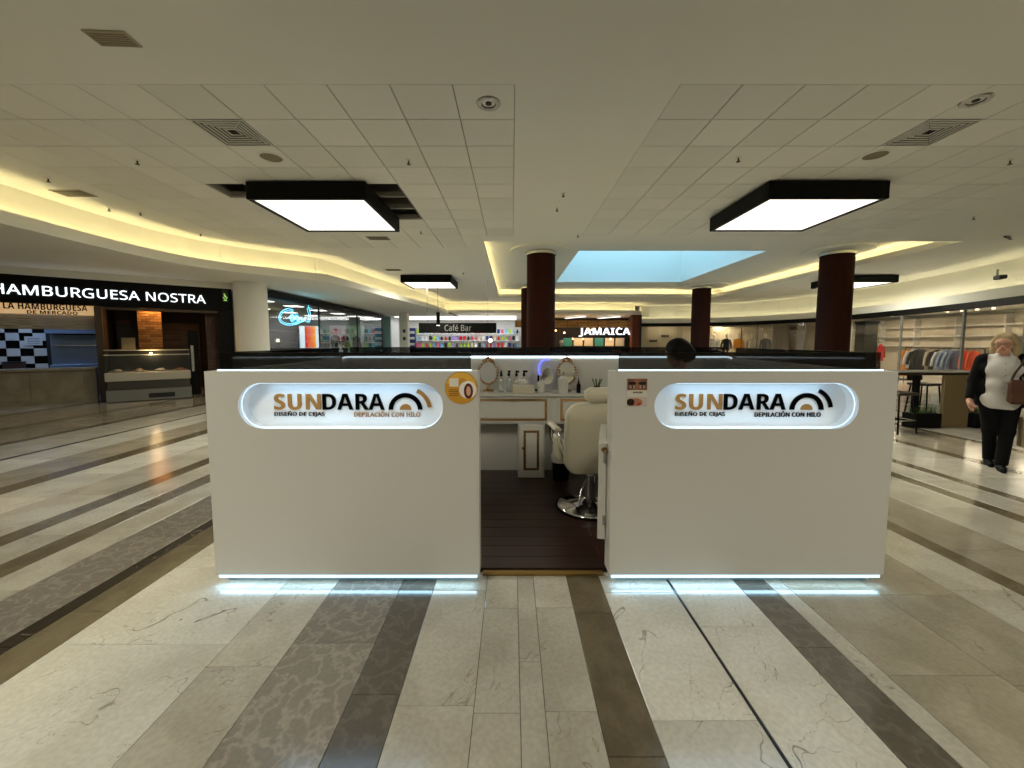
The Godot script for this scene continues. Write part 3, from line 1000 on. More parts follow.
func build_desk():
	var t = thing("vanity_desk", "white vanity desk with mirror gold trim against the kiosk rear wall", "desk", Vector3(.2, .022, -4.27))
	var s = st()
	box(s, Vector3(0, .915, -.155), Vector3(3.9, .03, .35), .006)
	obj("top", s, M.desk, t)
	s = st()
	box(s, Vector3(0, .75, -.17), Vector3(3.86, .30, .30), .004)
	obj("apron", s, M.desk, t)
	for d in [[-.20, .86], [.66, .78], [-1.1, .86], [1.5, .8]]:
		s = st()
		box(s, Vector3(d[0], .755, -.015), Vector3(d[1] - .03, .27, .018), .004)
		var dr = obj("drawer", s, M.desk, t)
		obj("gold_trim", gold_frame(d[1] - .10, .24, .026, 0.0), M.gold, dr, Vector3(d[0], .755, -.004))
		s = st()
		box(s, Vector3(d[0], .755, -.003), Vector3(d[1] - .16, .18, .008), .002)
		obj("panel", s, M.desk, dr)
		s = st()
		lathe(s, [Vector2(0, 0), Vector2(.008, 0), Vector2(.008, .012), Vector2(.016, .018), Vector2(.012, .028), Vector2(0, .03)], 12, Transform3D(Basis(Vector3(1, 0, 0), PI / 2), Vector3(d[0], .86, .0)))
		obj("knob", s, M.gold, dr)
	for x in [.01, -1.5, 1.6]:
		s = st()
		box(s, Vector3(x, .30, -.17), Vector3(.29, .60, .29), .004)
		var cab = obj("cabinet", s, M.desk, t)
		s = st()
		box(s, Vector3(x, .31, -.016), Vector3(.26, .55, .018), .004)
		var dr = obj("door", s, M.desk, t)
		obj("gold_trim", gold_frame(.17, .44, .026, 0.0), M.gold, dr, Vector3(x, .31, -.004))
		s = st()
		lathe(s, [Vector2(0, 0), Vector2(.008, 0), Vector2(.008, .012), Vector2(.016, .018), Vector2(.012, .028), Vector2(0, .03)], 12, Transform3D(Basis(Vector3(1, 0, 0), PI / 2), Vector3(x - .09, .34, -.006)))
		obj("knob", s, M.gold, dr)
	var top = .952
	var zz = -4.42
	# ornate gold mirrors
	for e in [[-.27, "ornate gold framed mirror beside the row of spray bottles"], [.62, "ornate gold framed mirror beside the dark dropper bottle"]]:
		var m = thing("vanity_mirror", e[1], "mirror", Vector3(e[0], top, -4.52))
		s = st()
		for i in 24:
			var a = TAU * i / 24
			lathe(s, [Vector2(0, -.014), Vector2(.016, -.006), Vector2(.018, .004), Vector2(0, .016)], 6, Transform3D(Basis(), Vector3(cos(a) * .105, .21 + sin(a) * .13, 0)), false)
		for i in 5: lathe(s, [Vector2(0, -.02), Vector2(.024, 0), Vector2(0, .024)], 8, Transform3D(Basis(), Vector3(-.05 + .025 * i, .345 + .016 * (2 - absi(i - 2)), 0)), false)
		obj("frame", s, M.gold, m)
		s = st()
		var ell = []
		for i in 28: ell.append(Vector2(cos(TAU * i / 28) * .1, .21 + sin(TAU * i / 28) * .125))
		extrude(s, ell, -.006, .002)
		obj("glass", s, M.chrome, m)
		s = st()
		lathe(s, [Vector2(0, 0), Vector2(.07, 0), Vector2(.065, .012), Vector2(.02, .025), Vector2(.014, .08), Vector2(0, .085)], 16)
		obj("foot", s, M.gold, m)
	# spray bottles in a row
	for i in 4:
		var x = -.12 + .085 * i
		var b = thing("spray_bottle", "clear spray bottle with black nozzle, %s of four in a row" % ["first", "second", "third", "last"][i], "bottle", Vector3(x, top, zz - .03 - .03 * (i % 2)), .3 * i, "spray bottles on the vanity desk")
		s = st()
		lathe(s, [Vector2(0, 0), Vector2(.028, 0), Vector2(.031, .01), Vector2(.031, .12), Vector2(.024, .15), Vector2(.012, .165), Vector2(.012, .18)], 14)
		obj("bottle", s, M.bottle_clear, b)
		s = st()
		lathe(s, [Vector2(.0, .175), Vector2(.016, .175), Vector2(.016, .2), Vector2(.01, .205), Vector2(.01, .235), Vector2(0, .235)], 12)
		box(s, Vector3(0, .228, .018), Vector3(.018, .022, .06), .004)
		obj("nozzle", s, M.black, b)
	# pump dispensers
	for e in [[.32, .045, "short white pump dispenser beside the tissue box"], [.56, .055, "white pump dispenser in front of the gold mirror"]]:
		var b = thing("pump_dispenser", e[2], "dispenser", Vector3(e[0], top, -4.36))
		s = st()
		var h = .11 if e[0] < .4 else .16
		lathe(s, [Vector2(0, 0), Vector2(e[1] * .9, 0), Vector2(e[1], .01), Vector2(e[1], h), Vector2(e[1] * .5, h + .02), Vector2(.012, h + .025), Vector2(0, h + .025)], 18)
		obj("body", s, M.white, b)
		s = st()
		cyl(s, Vector3(0, h + .025, 0), .006, .04, 8)
		box(s, Vector3(0, h + .065, .02), Vector3(.016, .012, .06), .003)
		obj("pump", s, M.gold, b)
	var b = thing("tissue_box", "cream tissue box with a tissue pulled out", "tissue box", Vector3(.12, top, -4.315), .05)
	s = st()
	box(s, Vector3(0, .045, 0), Vector3(.24, .09, .11), .008)
	obj("box", s, M.leather, b)
	s = st()
	loft(s, [[Vector3(0, .088, 0), .05, .012], [Vector3(.01, .115, 0), .045, .02], [Vector3(-.02, .14, .005), .06, .01], [Vector3(-.01, .155, .0), .02, .004]], 10)
	obj("tissue", s, M.white, b)
	b = thing("dropper_bottle", "small dark bottle with black cap standing near the chair", "bottle", Vector3(.73, top, -4.36))
	s = st()
	lathe(s, [Vector2(0, 0), Vector2(.022, 0), Vector2(.024, .006), Vector2(.024, .09), Vector2(.012, .105), Vector2(0, .107)], 14)
	obj("bottle", s, M.black_gloss, b)
	s = st()
	lathe(s, [Vector2(.0, .1), Vector2(.012, .1), Vector2(.012, .13), Vector2(.006, .135), Vector2(.005, .165), Vector2(0, .166)], 12)
	obj("cap", s, M.dark, b)
	b = thing("brush_cup", "small cup holding a fan of dark brushes on the desk", "cup", Vector3(.94, top, -4.40))
	s = st()
	lathe(s, [Vector2(0, 0), Vector2(.032, 0), Vector2(.038, .07), Vector2(.034, .07), Vector2(.03, .01), Vector2(0, .01)], 16)
	obj("cup", s, M.dark, b)
	for i in 7:
		s = st()
		var a = TAU * i / 7
		tube(s, [Vector3(0, .02, 0), Vector3(cos(a) * .03, .09, sin(a) * .02), Vector3(cos(a) * .06, .15, sin(a) * .03)], .004, 6)
		obj("brush", s, M.green if i % 2 else M.dark, b)
	b = thing("oval_mirror", "small oval table mirror beside the blue lamp", "mirror", Vector3(.40, top, -4.5))
	s = st()
	tube(s, range(20).map(func(i): return Vector3(cos(TAU * i / 20) * .07, .17 + sin(TAU * i / 20) * .1, 0)), .010, 6, true)
	cyl(s, Vector3.ZERO, .05, .015, 16)
	cyl(s, Vector3(0, .01, 0), .008, .07, 8)
	obj("frame", s, M.white, b)
	s = st()
	var el = []
	for i in 24: el.append(Vector2(cos(TAU * i / 24) * .068, .17 + sin(TAU * i / 24) * .098))
	extrude(s, el, -.004, .002)
	obj("glass", s, M.chrome, b)
	b = thing("blue_lamp", "small lamp with a glowing blue curved tube on the desk", "lamp", Vector3(.30, top, -4.53))
	s = st()
	cyl(s, Vector3.ZERO, .04, .02, 14)
	cyl(s, Vector3(0, .02, 0), .012, .16, 8)
	obj("stand", s, M.black, b)
	s = st()
	tube(s, range(11).map(func(i): return Vector3(cos(1.2 + 2.6 * i / 10) * .085 + .09, .25 + sin(1.2 + 2.6 * i / 10) * .11, 0)), .014, 8)
	obj("tube", s, glow(Color(.05, .25, 1.0), 1.2), b)
	# waste bin under the desk
	b = thing("waste_bin", "small black waste bin lined with a white bag under the desk", "bin", Vector3(.53, .022, -4.25))
	s = st()
	lathe(s, [Vector2(0, 0), Vector2(.085, 0), Vector2(.10, .24), Vector2(.094, .24), Vector2(.08, .02), Vector2(0, .02)], 20)
	obj("bin", s, M.black, b)
	s = st()
	lathe(s, [Vector2(.092, .20), Vector2(.104, .2), Vector2(.108, .26), Vector2(.09, .30), Vector2(.05, .31), Vector2(.085, .25)], 18)
	obj("bag", s, M.white, b)

func build_chair():
	var t = thing("salon_chair", "cream salon chair with headrest on a round chrome base", "chair", Vector3(.70, .022, -3.52), .12)
	var s = st()
	lathe(s, [Vector2(0, 0), Vector2(.29, 0), Vector2(.30, .012), Vector2(.28, .028), Vector2(.12, .06), Vector2(.055, .085), Vector2(.05, .09)], 40, Transform3D(), false)
	obj("base", s, M.chrome, t)
	s = st()
	lathe(s, [Vector2(.292, 0), Vector2(.305, 0), Vector2(.305, .018), Vector2(.292, .018)], 40)
	obj("base_ring", s, M.black, t)
	s = st()
	lathe(s, [Vector2(.05, .06), Vector2(.05, .30), Vector2(.036, .30), Vector2(.036, .42)], 24)
	obj("column", s, M.chrome, t)
	s = st()
	tube(s, [Vector3(-.04, .26, .04), Vector3(-.12, .2, .14), Vector3(-.17, .10, .22)], .009, 8)
	obj("pump_lever", s, M.chrome, t)
	s = st()
	box(s, Vector3(0, .425, -.02), Vector3(.42, .03, .40), .01)
	obj("seat_frame", s, M.steel, t)
	s = st()
	loft(s, [[Vector3(0, .44, -.03), .25, .25], [Vector3(0, .455, -.03), .28, .28], [Vector3(0, .55, -.03), .28, .28], [Vector3(0, .575, -.03), .25, .25]], 28)
	obj("seat", s, M.leather, t)
	# backrest towards the entrance
	var rr = func(w, h, r, n = 6):
		var q = []
		for c in [[1, 1, 0], [-1, 1, 1], [-1, -1, 2], [1, -1, 3]]:
			for i in n + 1: q.append(Vector2(c[0] * (w / 2 - r), c[1] * (h / 2 - r)) + Vector2.from_angle(PI / 2 * c[2] + PI / 2 * i / n) * r)
		return q
	var cushion = func(w, h, d, r, xf):
		var q = st()
		var A = rr.call(w, h, r)
		var lay = [[.90, -d / 2], [1.0, -d / 4], [1.0, d / 4], [.90, d / 2]]
		sg += 1
		q.set_smooth_group(sg)
		for k in 3:
			for i in A.size():
				var a = A[i]
				var b = A[(i + 1) % A.size()]
				var P = func(p, l): return xf * Vector3(p.x * (1 - (1 - l[0]) * .5 / w), p.y * (1 - (1 - l[0]) * .35 / h), l[1])
				quad(q, P.call(a, lay[k]), P.call(b, lay[k]), P.call(b, lay[k + 1]), P.call(a, lay[k + 1]))
		for k in [0, 3]:
			var P2 = []
			for p in A: P2.append(xf * Vector3(p.x * (1 - (1 - lay[k][0]) * .5 / w), p.y * (1 - (1 - lay[k][0]) * .35 / h), lay[k][1]))
			cface(q, P2, xf * Vector3(0, 0, 0))
		q.set_smooth_group(-1)
		return q
	obj("backrest", cushion.call(.60, .60, .11, .12, Transform3D(Basis(Vector3(1, 0, 0), .10), Vector3(0, .69, .26))), M.leather, t)
	obj("headrest", cushion.call(.34, .12, .09, .055, Transform3D(Basis(Vector3(1, 0, 0), .12), Vector3(.02, 1.055, .30))), M.leather, t)
	s = st()
	for x in [-.05, .09]: tube(s, [Vector3(x, .9, .28), Vector3(x, 1.03, .30)], .008, 6)
	obj("headrest_post", s, M.chrome, t)
	for e in [-1, 1]:
		s = st()
		tube(s, [Vector3(e * .25, .46, .16), Vector3(e * .31, .58, .18), Vector3(e * .325, .70, .10), Vector3(e * .325, .72, -.18), Vector3(e * .31, .60, -.22), Vector3(e * .26, .46, -.18)], .014, 8)
		var ar = obj("armrest", s, M.chrome, t)
		s = st()
		box(s, Vector3(e * .325, .735, -.03), Vector3(.065, .04, .32), .016)
		obj("pad", s, M.leather, ar)
		s = st()
		box(s, Vector3(e * .295, .56, .0), Vector3(.04, .20, .26), .018)
		obj("side_cushion", s, M.leather, ar)

# ---------------------------------------------------------------- burger shop on the left
func sbox(s, a, b, c, d, e, f, bev := 0.0):
	# along the shop front a..b, height c..d, out of the wall e..f
	box(s, SHOP * Vector3((a + b) / 2, (c + d) / 2, (e + f) / 2), Vector3(b - a, d - c, f - e), bev, SHOP.basis)

func sthing(called, label, cat, s, n, y = 0.0, group = ""):
	return thing(called, label, cat, SHOP * Vector3(s, y, n), atan2(.626, .78), group)

func build_burger_shop():
	var s = st()
	sbox(s, -3.4, 4.9, 3.08, 3.28, -.25, .02)
	setting("trim_5", s, M.plaster)
	# shell of the shop
	s = st()
	sbox(s, -3.4, 4.9, 0, 3.0, -3.2, -3.0)
	setting("wall_shop_back", s, M.brown_wall)
	s = st()
	sbox(s, 4.42, 4.6, 0, 3.0, -3.0, -.16)
	sbox(s, -3.5, -3.3, 0, 3.0, -3.0, .0)
	setting("wall_shop_side", s, M.brown_wall)
	s = st()
	sbox(s, -3.4, 4.6, 2.62, 2.72, -3.1, -.12)
	setting("ceiling_shop", s, M.dark)
	s = st()
	sbox(s, 1.72, 1.80, 0, 2.6, -3.0, -.2)
	setting("wall_shop_divider", s, M.brown_wall)
	# fascia
	var t = sthing("shop_fascia", "long black fascia with white glowing shop lettering over the burger counter", "sign", 0, 0)
	s = st()
	box(s, Vector3(.59, 2.765, -.06), Vector3(7.98, .67, .16), .006)
	obj("board", s, M.black, t)
	lettering("lettering", "HAMBURGUESA NOSTRA", 3.86, .235, .03, M.letter_white, t, Vector3(2.03, 2.735, .035), plain_font)
	# tan backlit board under it
	t = sthing("menu_sign", "backlit tan sign board with black lettering under the fascia", "sign", -.6, -.19)
	s = st()
	box(s, Vector3(0, 2.36, 0), Vector3(4.62, .34, .05), .005)
	obj("board", s, glow(Color(.80, .62, .40), .75), t)
	lettering("lettering", "LA HAMBURGUESA", 1.36, .15, .015, M.black, t, Vector3(1.48, 2.37, .03), bold)
	lettering("lettering", "DE MERCADO", .83, .085, .015, M.black, t, Vector3(1.57, 2.235, .03), bold)
	# half-open roller shutter
	t = sthing("roller_shutter", "half raised cream slatted shutter above the burger counter", "shutter", -.6, -.27)
	for k in 6:
		s = st()
		box(s, Vector3(0, 2.17 - .062 * k, 0), Vector3(4.6, .058, .03), .012)
		obj("slat", s, M.shutter, t)
	# marble service counter
	t = sthing("service_counter", "beige stone service counter of the burger shop", "counter", -.6, -.1)
	s = st()
	box(s, Vector3(0, .84, -.14), Vector3(4.5, .07, .52), .01)
	obj("ledge", s, M.stone, t)
	for k in 4:
		s = st()
		box(s, Vector3(-1.68 + 1.12 * k, .45, -.06), Vector3(1.115, .70, .20), .004)
		obj("stone_panel", s, M.stone, t)
	s = st()
	box(s, Vector3(0, .05, -.055), Vector3(4.48, .10, .215), .004)
	obj("skirting", s, M.stone, t)
	# kitchen behind the counter: chequered tiles
	t = sthing("tiled_kitchen_wall", "black and white chequered kitchen wall behind the burger counter", "tiled wall", -1.0, -2.2)
	s = st()
	box(s, Vector3(-.2, 1.3, -.03), Vector3(3.6, 2.6, .04))
	obj("backing", s, M.dark, t)
	s = st()
	box(s, Vector3.ZERO, Vector3(.235, .205, .02), .004)
	var tm = mk(s)
	for i in 14:
		for j in 7:
			inst("tile", tm, M.white if (i + j) % 2 else M.black_gloss, t, Vector3(-1.8 + .24 * i, .82 + .21 * j, 0))
	t = sthing("cooker_hood", "steel cooker hood and blue lit hot plate in the kitchen", "cooker", 1.15, -1.9)
	s = st()
	var hood = [Vector2(-.62, 2.2), Vector2(.55, 2.2), Vector2(.55, 1.75), Vector2(-.62, 1.75)]
	extrude(s, hood, -.25, .3)
	obj("hood", s, M.kitchen_steel, t)
	s = st()
	box(s, Vector3(0, .45, 0), Vector3(1.15, .9, .6), .01)
	obj("stove", s, M.kitchen_steel, t)
	s = st()
	box(s, Vector3(-.05, 1.3, -.24), Vector3(1.15, .85, .03), .004)
	obj("splashback", s, M.kitchen_steel, t)
	s = st()
	box(s, Vector3(-.1, 1.42, -.1), Vector3(.9, .03, .25), .004)
	obj("shelf", s, M.steel, t)
	t = sthing("wall_notice", "white notice sheet pinned on the chequered tiles", "notice", .22, -2.15)
	s = st()
	box(s, Vector3(0, 1.55, 0), Vector3(.32, .24, .01), .002)
	obj("sheet", s, M.white, t)
	s = st()
	for k in 4: box(s, Vector3(0, 1.62 - .045 * k, .007), Vector3(.22, .012, .003))
	obj("print", s, M.dark, t)
	for e in [[-.55, "orange", Color(.62, .24, .12)], [-1.0, "tan", Color(.55, .40, .25)], [-.1, "dark brown", Color(.22, .13, .08)]]:
		t = sthing("food_crate", "%s food crate on the kitchen shelf behind the counter" % e[1], "crate", e[0], -1.9, 0.78, "food crates in the burger kitchen")
		s = st()
		box(s, Vector3(0, .10, 0), Vector3(.36, .2, .26), .012)
		obj("crate", s, mat(e[2], .6), t)
		s = st()
		box(s, Vector3(0, .21, 0), Vector3(.38, .025, .28), .008)
		obj("rim", s, M.dark, t)
	t = sthing("kitchen_worktop", "long steel worktop under the chequered tiles", "worktop", -.8, -1.87)
	s = st()
	box(s, Vector3(-.1, .755, 0), Vector3(2.4, .05, .6), .006)
	obj("top", s, M.kitchen_steel, t)
	s = st()
	box(s, Vector3(-.1, .36, -.02), Vector3(2.36, .72, .54), .006)
	obj("cupboard", s, M.dark, t)
	t = sthing("kitchen_light", "cool blue white light panel over the burger kitchen", "light panel", .4, -1.1, 2.58)
	s = st()
	box(s, Vector3(0, .01, 0), Vector3(1.2, .02, .3), .004)
	obj("panel", s, glow(Color(.62, .78, 1.0), 1.2), t)
	area(t, Vector3(0, -.008, 0), Vector2(1.2, .3), 2.2, Color(.62, .78, 1.0))
	# bronze post between counter and entrance
	t = sthing("door_post", "bronze post between the service counter and the shop entrance", "post", 1.76, -.05)
	s = st()
	box(s, Vector3(0, 1.21, 0), Vector3(.13, 2.42, .16), .01)
	obj("post", s, M.bronze, t)
	s = st()
	box(s, Vector3(1.30, 2.385, 0), Vector3(2.4, .07, .14), .008)
	obj("head_rail", s, M.bronze, t)
	# entrance: burger picture, brick pillar, timber, dark doorway
	t = sthing("food_poster", "dark brown food picture on the wall above the display case", "poster", 2.09, -1.9)
	s = st()
	box(s, Vector3(.1, 1.55, 0), Vector3(.62, 1.9, .04), .004)
	obj("board", s, mat(Color(.13, .075, .05), .5), t)
	for e in [[-.05, 2.12, .17], [.25, 2.02, .13], [-.12, 1.30, .16], [.16, 1.34, .18], [.30, 1.26, .08]]:
		s = st()
		loft(s, [[Vector3(e[0], e[1] - .06, .03), e[2] * .8, .02], [Vector3(e[0], e[1] - .02, .03), e[2], .035], [Vector3(e[0], e[1] + .05, .03), e[2] * .7, .025]], 14)
		obj("bread_relief", s, mat(Color(.33, .17, .09), .6), t)
	t = sthing("brick_pillar", "square pillar of orange bricks behind the display case", "pillar", 2.68, -1.0)
	s = st()
	box(s, Vector3(0, 1.31, 0), Vector3(.50, 2.62, .30))
	obj("mortar", s, mat(Color(.35, .24, .16), .9), t)
	var bms = [mat(Color(.58, .40, .22), .85), mat(Color(.50, .33, .17), .85), mat(Color(.63, .45, .26), .85)]
	s = st()
	box(s, Vector3.ZERO, Vector3(.165, .062, .03), .005)
	var full = mk(s)
	s = st()
	box(s, Vector3.ZERO, Vector3(.078, .062, .03), .005)
	var half = mk(s)
	for j in 36:
		for i in 3:
			if j % 2 == 0: inst("brick", full, bms[rng.randi() % 3], t, Vector3(-.172 + .172 * i, .04 + .072 * j, .15))
			else:
				if i < 2: inst("brick", full, bms[rng.randi() % 3], t, Vector3(-.086 + .172 * i, .04 + .072 * j, .15))
				else:
					for e in [-1, 1]: inst("brick", half, bms[rng.randi() % 3], t, Vector3(e * .216, .04 + .072 * j, .15))
	t = sthing("price_card", "pale price board standing on the display case", "price board", 2.30, .18, 1.31)
	s = st()
	box(s, Vector3(0, .16, 0), Vector3(.26, .32, .015), .003, Basis(Vector3(1, 0, 0), -.12))
	obj("board", s, mat(Color(.52, .46, .34), .7), t)
	s = st()
	box(s, Vector3(0, .01, .0), Vector3(.2, .02, .08), .004)
	obj("foot", s, M.dark, t)
	t = sthing("timber_door", "brown timber door at the back of the burger shop", "door", 3.35, -2.95)
	s = st()
	box(s, Vector3(-.05, 1.05, 0), Vector3(.95, 2.1, .06))
	obj("leaf", s, M.timber, t)
	s = st()
	box(s, Vector3(.30, 1.02, .06), Vector3(.03, .16, .05), .008)
	obj("handle", s, M.steel, t)
	s = st()
	for e in [-1, 1]: box(s, Vector3(-.05 + e * .5, 1.05, .03), Vector3(.06, 2.1, .08), .006)
	box(s, Vector3(-.05, 2.12, .03), Vector3(1.06, .06, .08), .006)
	obj("frame", s, M.timber, t)
	t = sthing("timber_panelling", "brown timber panels on the right wall of the burger shop", "wall panel", 4.36, -1.5)
	for k in 5:
		s = st()
		box(s, Vector3(.02, 1.3, -1.19 + .56 * k), Vector3(.04, 2.58, .55), .006)
		obj("panel", s, M.timber, t)
	t = sthing("upright_cooler", "tall narrow black cooler stand beside the display case", "cooler", 3.62, -.36)
	s = st()
	box(s, Vector3(0, .92, 0), Vector3(.22, 1.84, .3), .01)
	obj("case", s, M.black, t)
	s = st()
	box(s, Vector3(-.03, 1.05, .155), Vector3(.07, .75, .012), .004)
	obj("handle", s, M.steel, t)
	t = sthing("oval_plaque", "brown oval plaque on a lit timber panel at the shop entrance", "plaque", 4.12, -.45)
	s = st()
	box(s, Vector3(0, 1.2, -.03), Vector3(.36, 2.4, .04), .006)
	obj("panel", s, M.timber, t)
	s = st()
	var el = []
	for i in 28: el.append(Vector2(cos(TAU * i / 28) * .09, 1.72 + sin(TAU * i / 28) * .45))
	extrude(s, el, -.01, .02)
	obj("oval", s, mat(Color(.25, .10, .05), .5), t)
	t = sthing("corner_post", "black corner post of the burger shop next to the round column", "post", 4.40, -.02)
	s = st()
	box(s, Vector3(0, 1.21, 0), Vector3(.34, 2.42, .2), .01)
	obj("post", s, M.black, t)
	t = sthing("exit_sign", "small green running figure exit sign on the black fascia", "exit sign", 4.42, .05)
	s = st()
	box(s, Vector3(0, 2.86, 0), Vector3(.15, .34, .04), .004)
	obj("board", s, M.dark, t)
	s = st()
	box(s, Vector3(-.02, 2.92, .022), Vector3(.035, .03, .006))
	box(s, Vector3(.0, 2.86, .022), Vector3(.04, .08, .006), 0.0, Basis(Vector3(0, 0, 1), .4))
	box(s, Vector3(.03, 2.80, .022), Vector3(.02, .08, .006), 0.0, Basis(Vector3(0, 0, 1), -.5))
	box(s, Vector3(-.03, 2.80, .022), Vector3(.02, .08, .006), 0.0, Basis(Vector3(0, 0, 1), .6))
	box(s, Vector3(.0, 2.74, .022), Vector3(.08, .03, .006))
	obj("symbol", s, glow(Color(.55, .85, .25), .7), t)
	# refrigerated display case in front of the entrance
	t = thing("display_case", "refrigerated glass display case with chrome rails and plates of food", "display case", Vector3(-9.62, 0, -10.62), atan2(.62, .78))
	var W = 1.66
	s = st()
	box(s, Vector3(0, .16, 0), Vector3(W, .30, .72), .01)
	obj("base", s, M.case_grey, t)
	s = st()
	box(s, Vector3(0, .42, 0), Vector3(W - .06, .22, .66), .008)
	obj("motor_cover", s, mat(Color(.24, .23, .20), .5), t)
	s = st()
	box(s, Vector3(0, .64, .02), Vector3(W, .22, .72), .012)
	obj("tray", s, M.case_white, t)
	s = st()
	box(s, Vector3(.22, .13, .362), Vector3(.52, .12, .006), .002)
	obj("name_plate", s, M.dark, t)
	for y in [1.19, 1.31]:
		s = st()
		box(s, Vector3(0, y, .30 if y < 1.25 else .22), Vector3(W, .026, .05), .006)
		obj("rail", s, M.case_white, t)
	s = st()
	box(s, Vector3(0, 1.30, .0), Vector3(W, .012, .5), .002)
	obj("top_glass", s, M.clear, t)
	s = st()
	box(s, Vector3(0, .97, .335), Vector3(W - .03, .42, .008), .002, Basis(Vector3(1, 0, 0), -.06))
	obj("front_glass", s, M.clear, t)
	for e in [-1, 1]:
		s = st()
		box(s, Vector3(e * (W / 2 - .015), 1.02, .0), Vector3(.03, .56, .62), .006)
		obj("end_panel", s, M.dark, t)
	s = st()
	box(s, Vector3(0, 1.0, -.34), Vector3(W, .6, .03), .004)
	obj("back_panel", s, M.dark, t)
	for k in 4:
		var p = thing("plate_of_food", "%s plate of food inside the display case" % ["leftmost", "second", "third", "rightmost"][k], "plate", t.position + t.basis * Vector3(-.62 + .41 * k, .752, .12), .4 * k, "plates in the display case")
		s = st()
		lathe(s, [Vector2(0, 0), Vector2(.09, 0), Vector2(.15, .025), Vector2(.14, .027), Vector2(.08, .008), Vector2(0, .008)], 20)
		obj("plate", s, M.white, p)
		s = st()
		loft(s, [[Vector3(0, .01, 0), .09, .07], [Vector3(0, .04, 0), .10, .08], [Vector3(.01, .075, 0), .05, .04]], 12)
		obj("food", s, mat([Color(.80, .74, .62), Color(.72, .60, .45), Color(.86, .82, .74), Color(.66, .40, .28)][k], .7), p)
	t = sthing("entrance_light", "warm ceiling light over the burger shop entrance", "light panel", 2.9, -.75, 2.58)
	s = st()
	box(s, Vector3(0, .01, 0), Vector3(.7, .02, .12), .004)
	obj("panel", s, glow(Color(1, .78, .48), 1.2), t)
	area(t, Vector3(0, -.01, 0), Vector2(.7, .12), 2.2, Color(1, .78, .48))
	t = sthing("case_lamp", "small bright bulb under the top of the display case", "bulb", 2.75, .62, 1.22)
	s = st()
	lathe(s, [Vector2(0, -.03), Vector2(.026, -.012), Vector2(.03, .01), Vector2(.014, .03), Vector2(0, .032)], 12, Transform3D(), false)
	obj("bulb", s, glow(Color(1, .85, .6), 6.0), t)
	omni(t, Vector3.ZERO, .25, Color(1, .85, .6), .02)

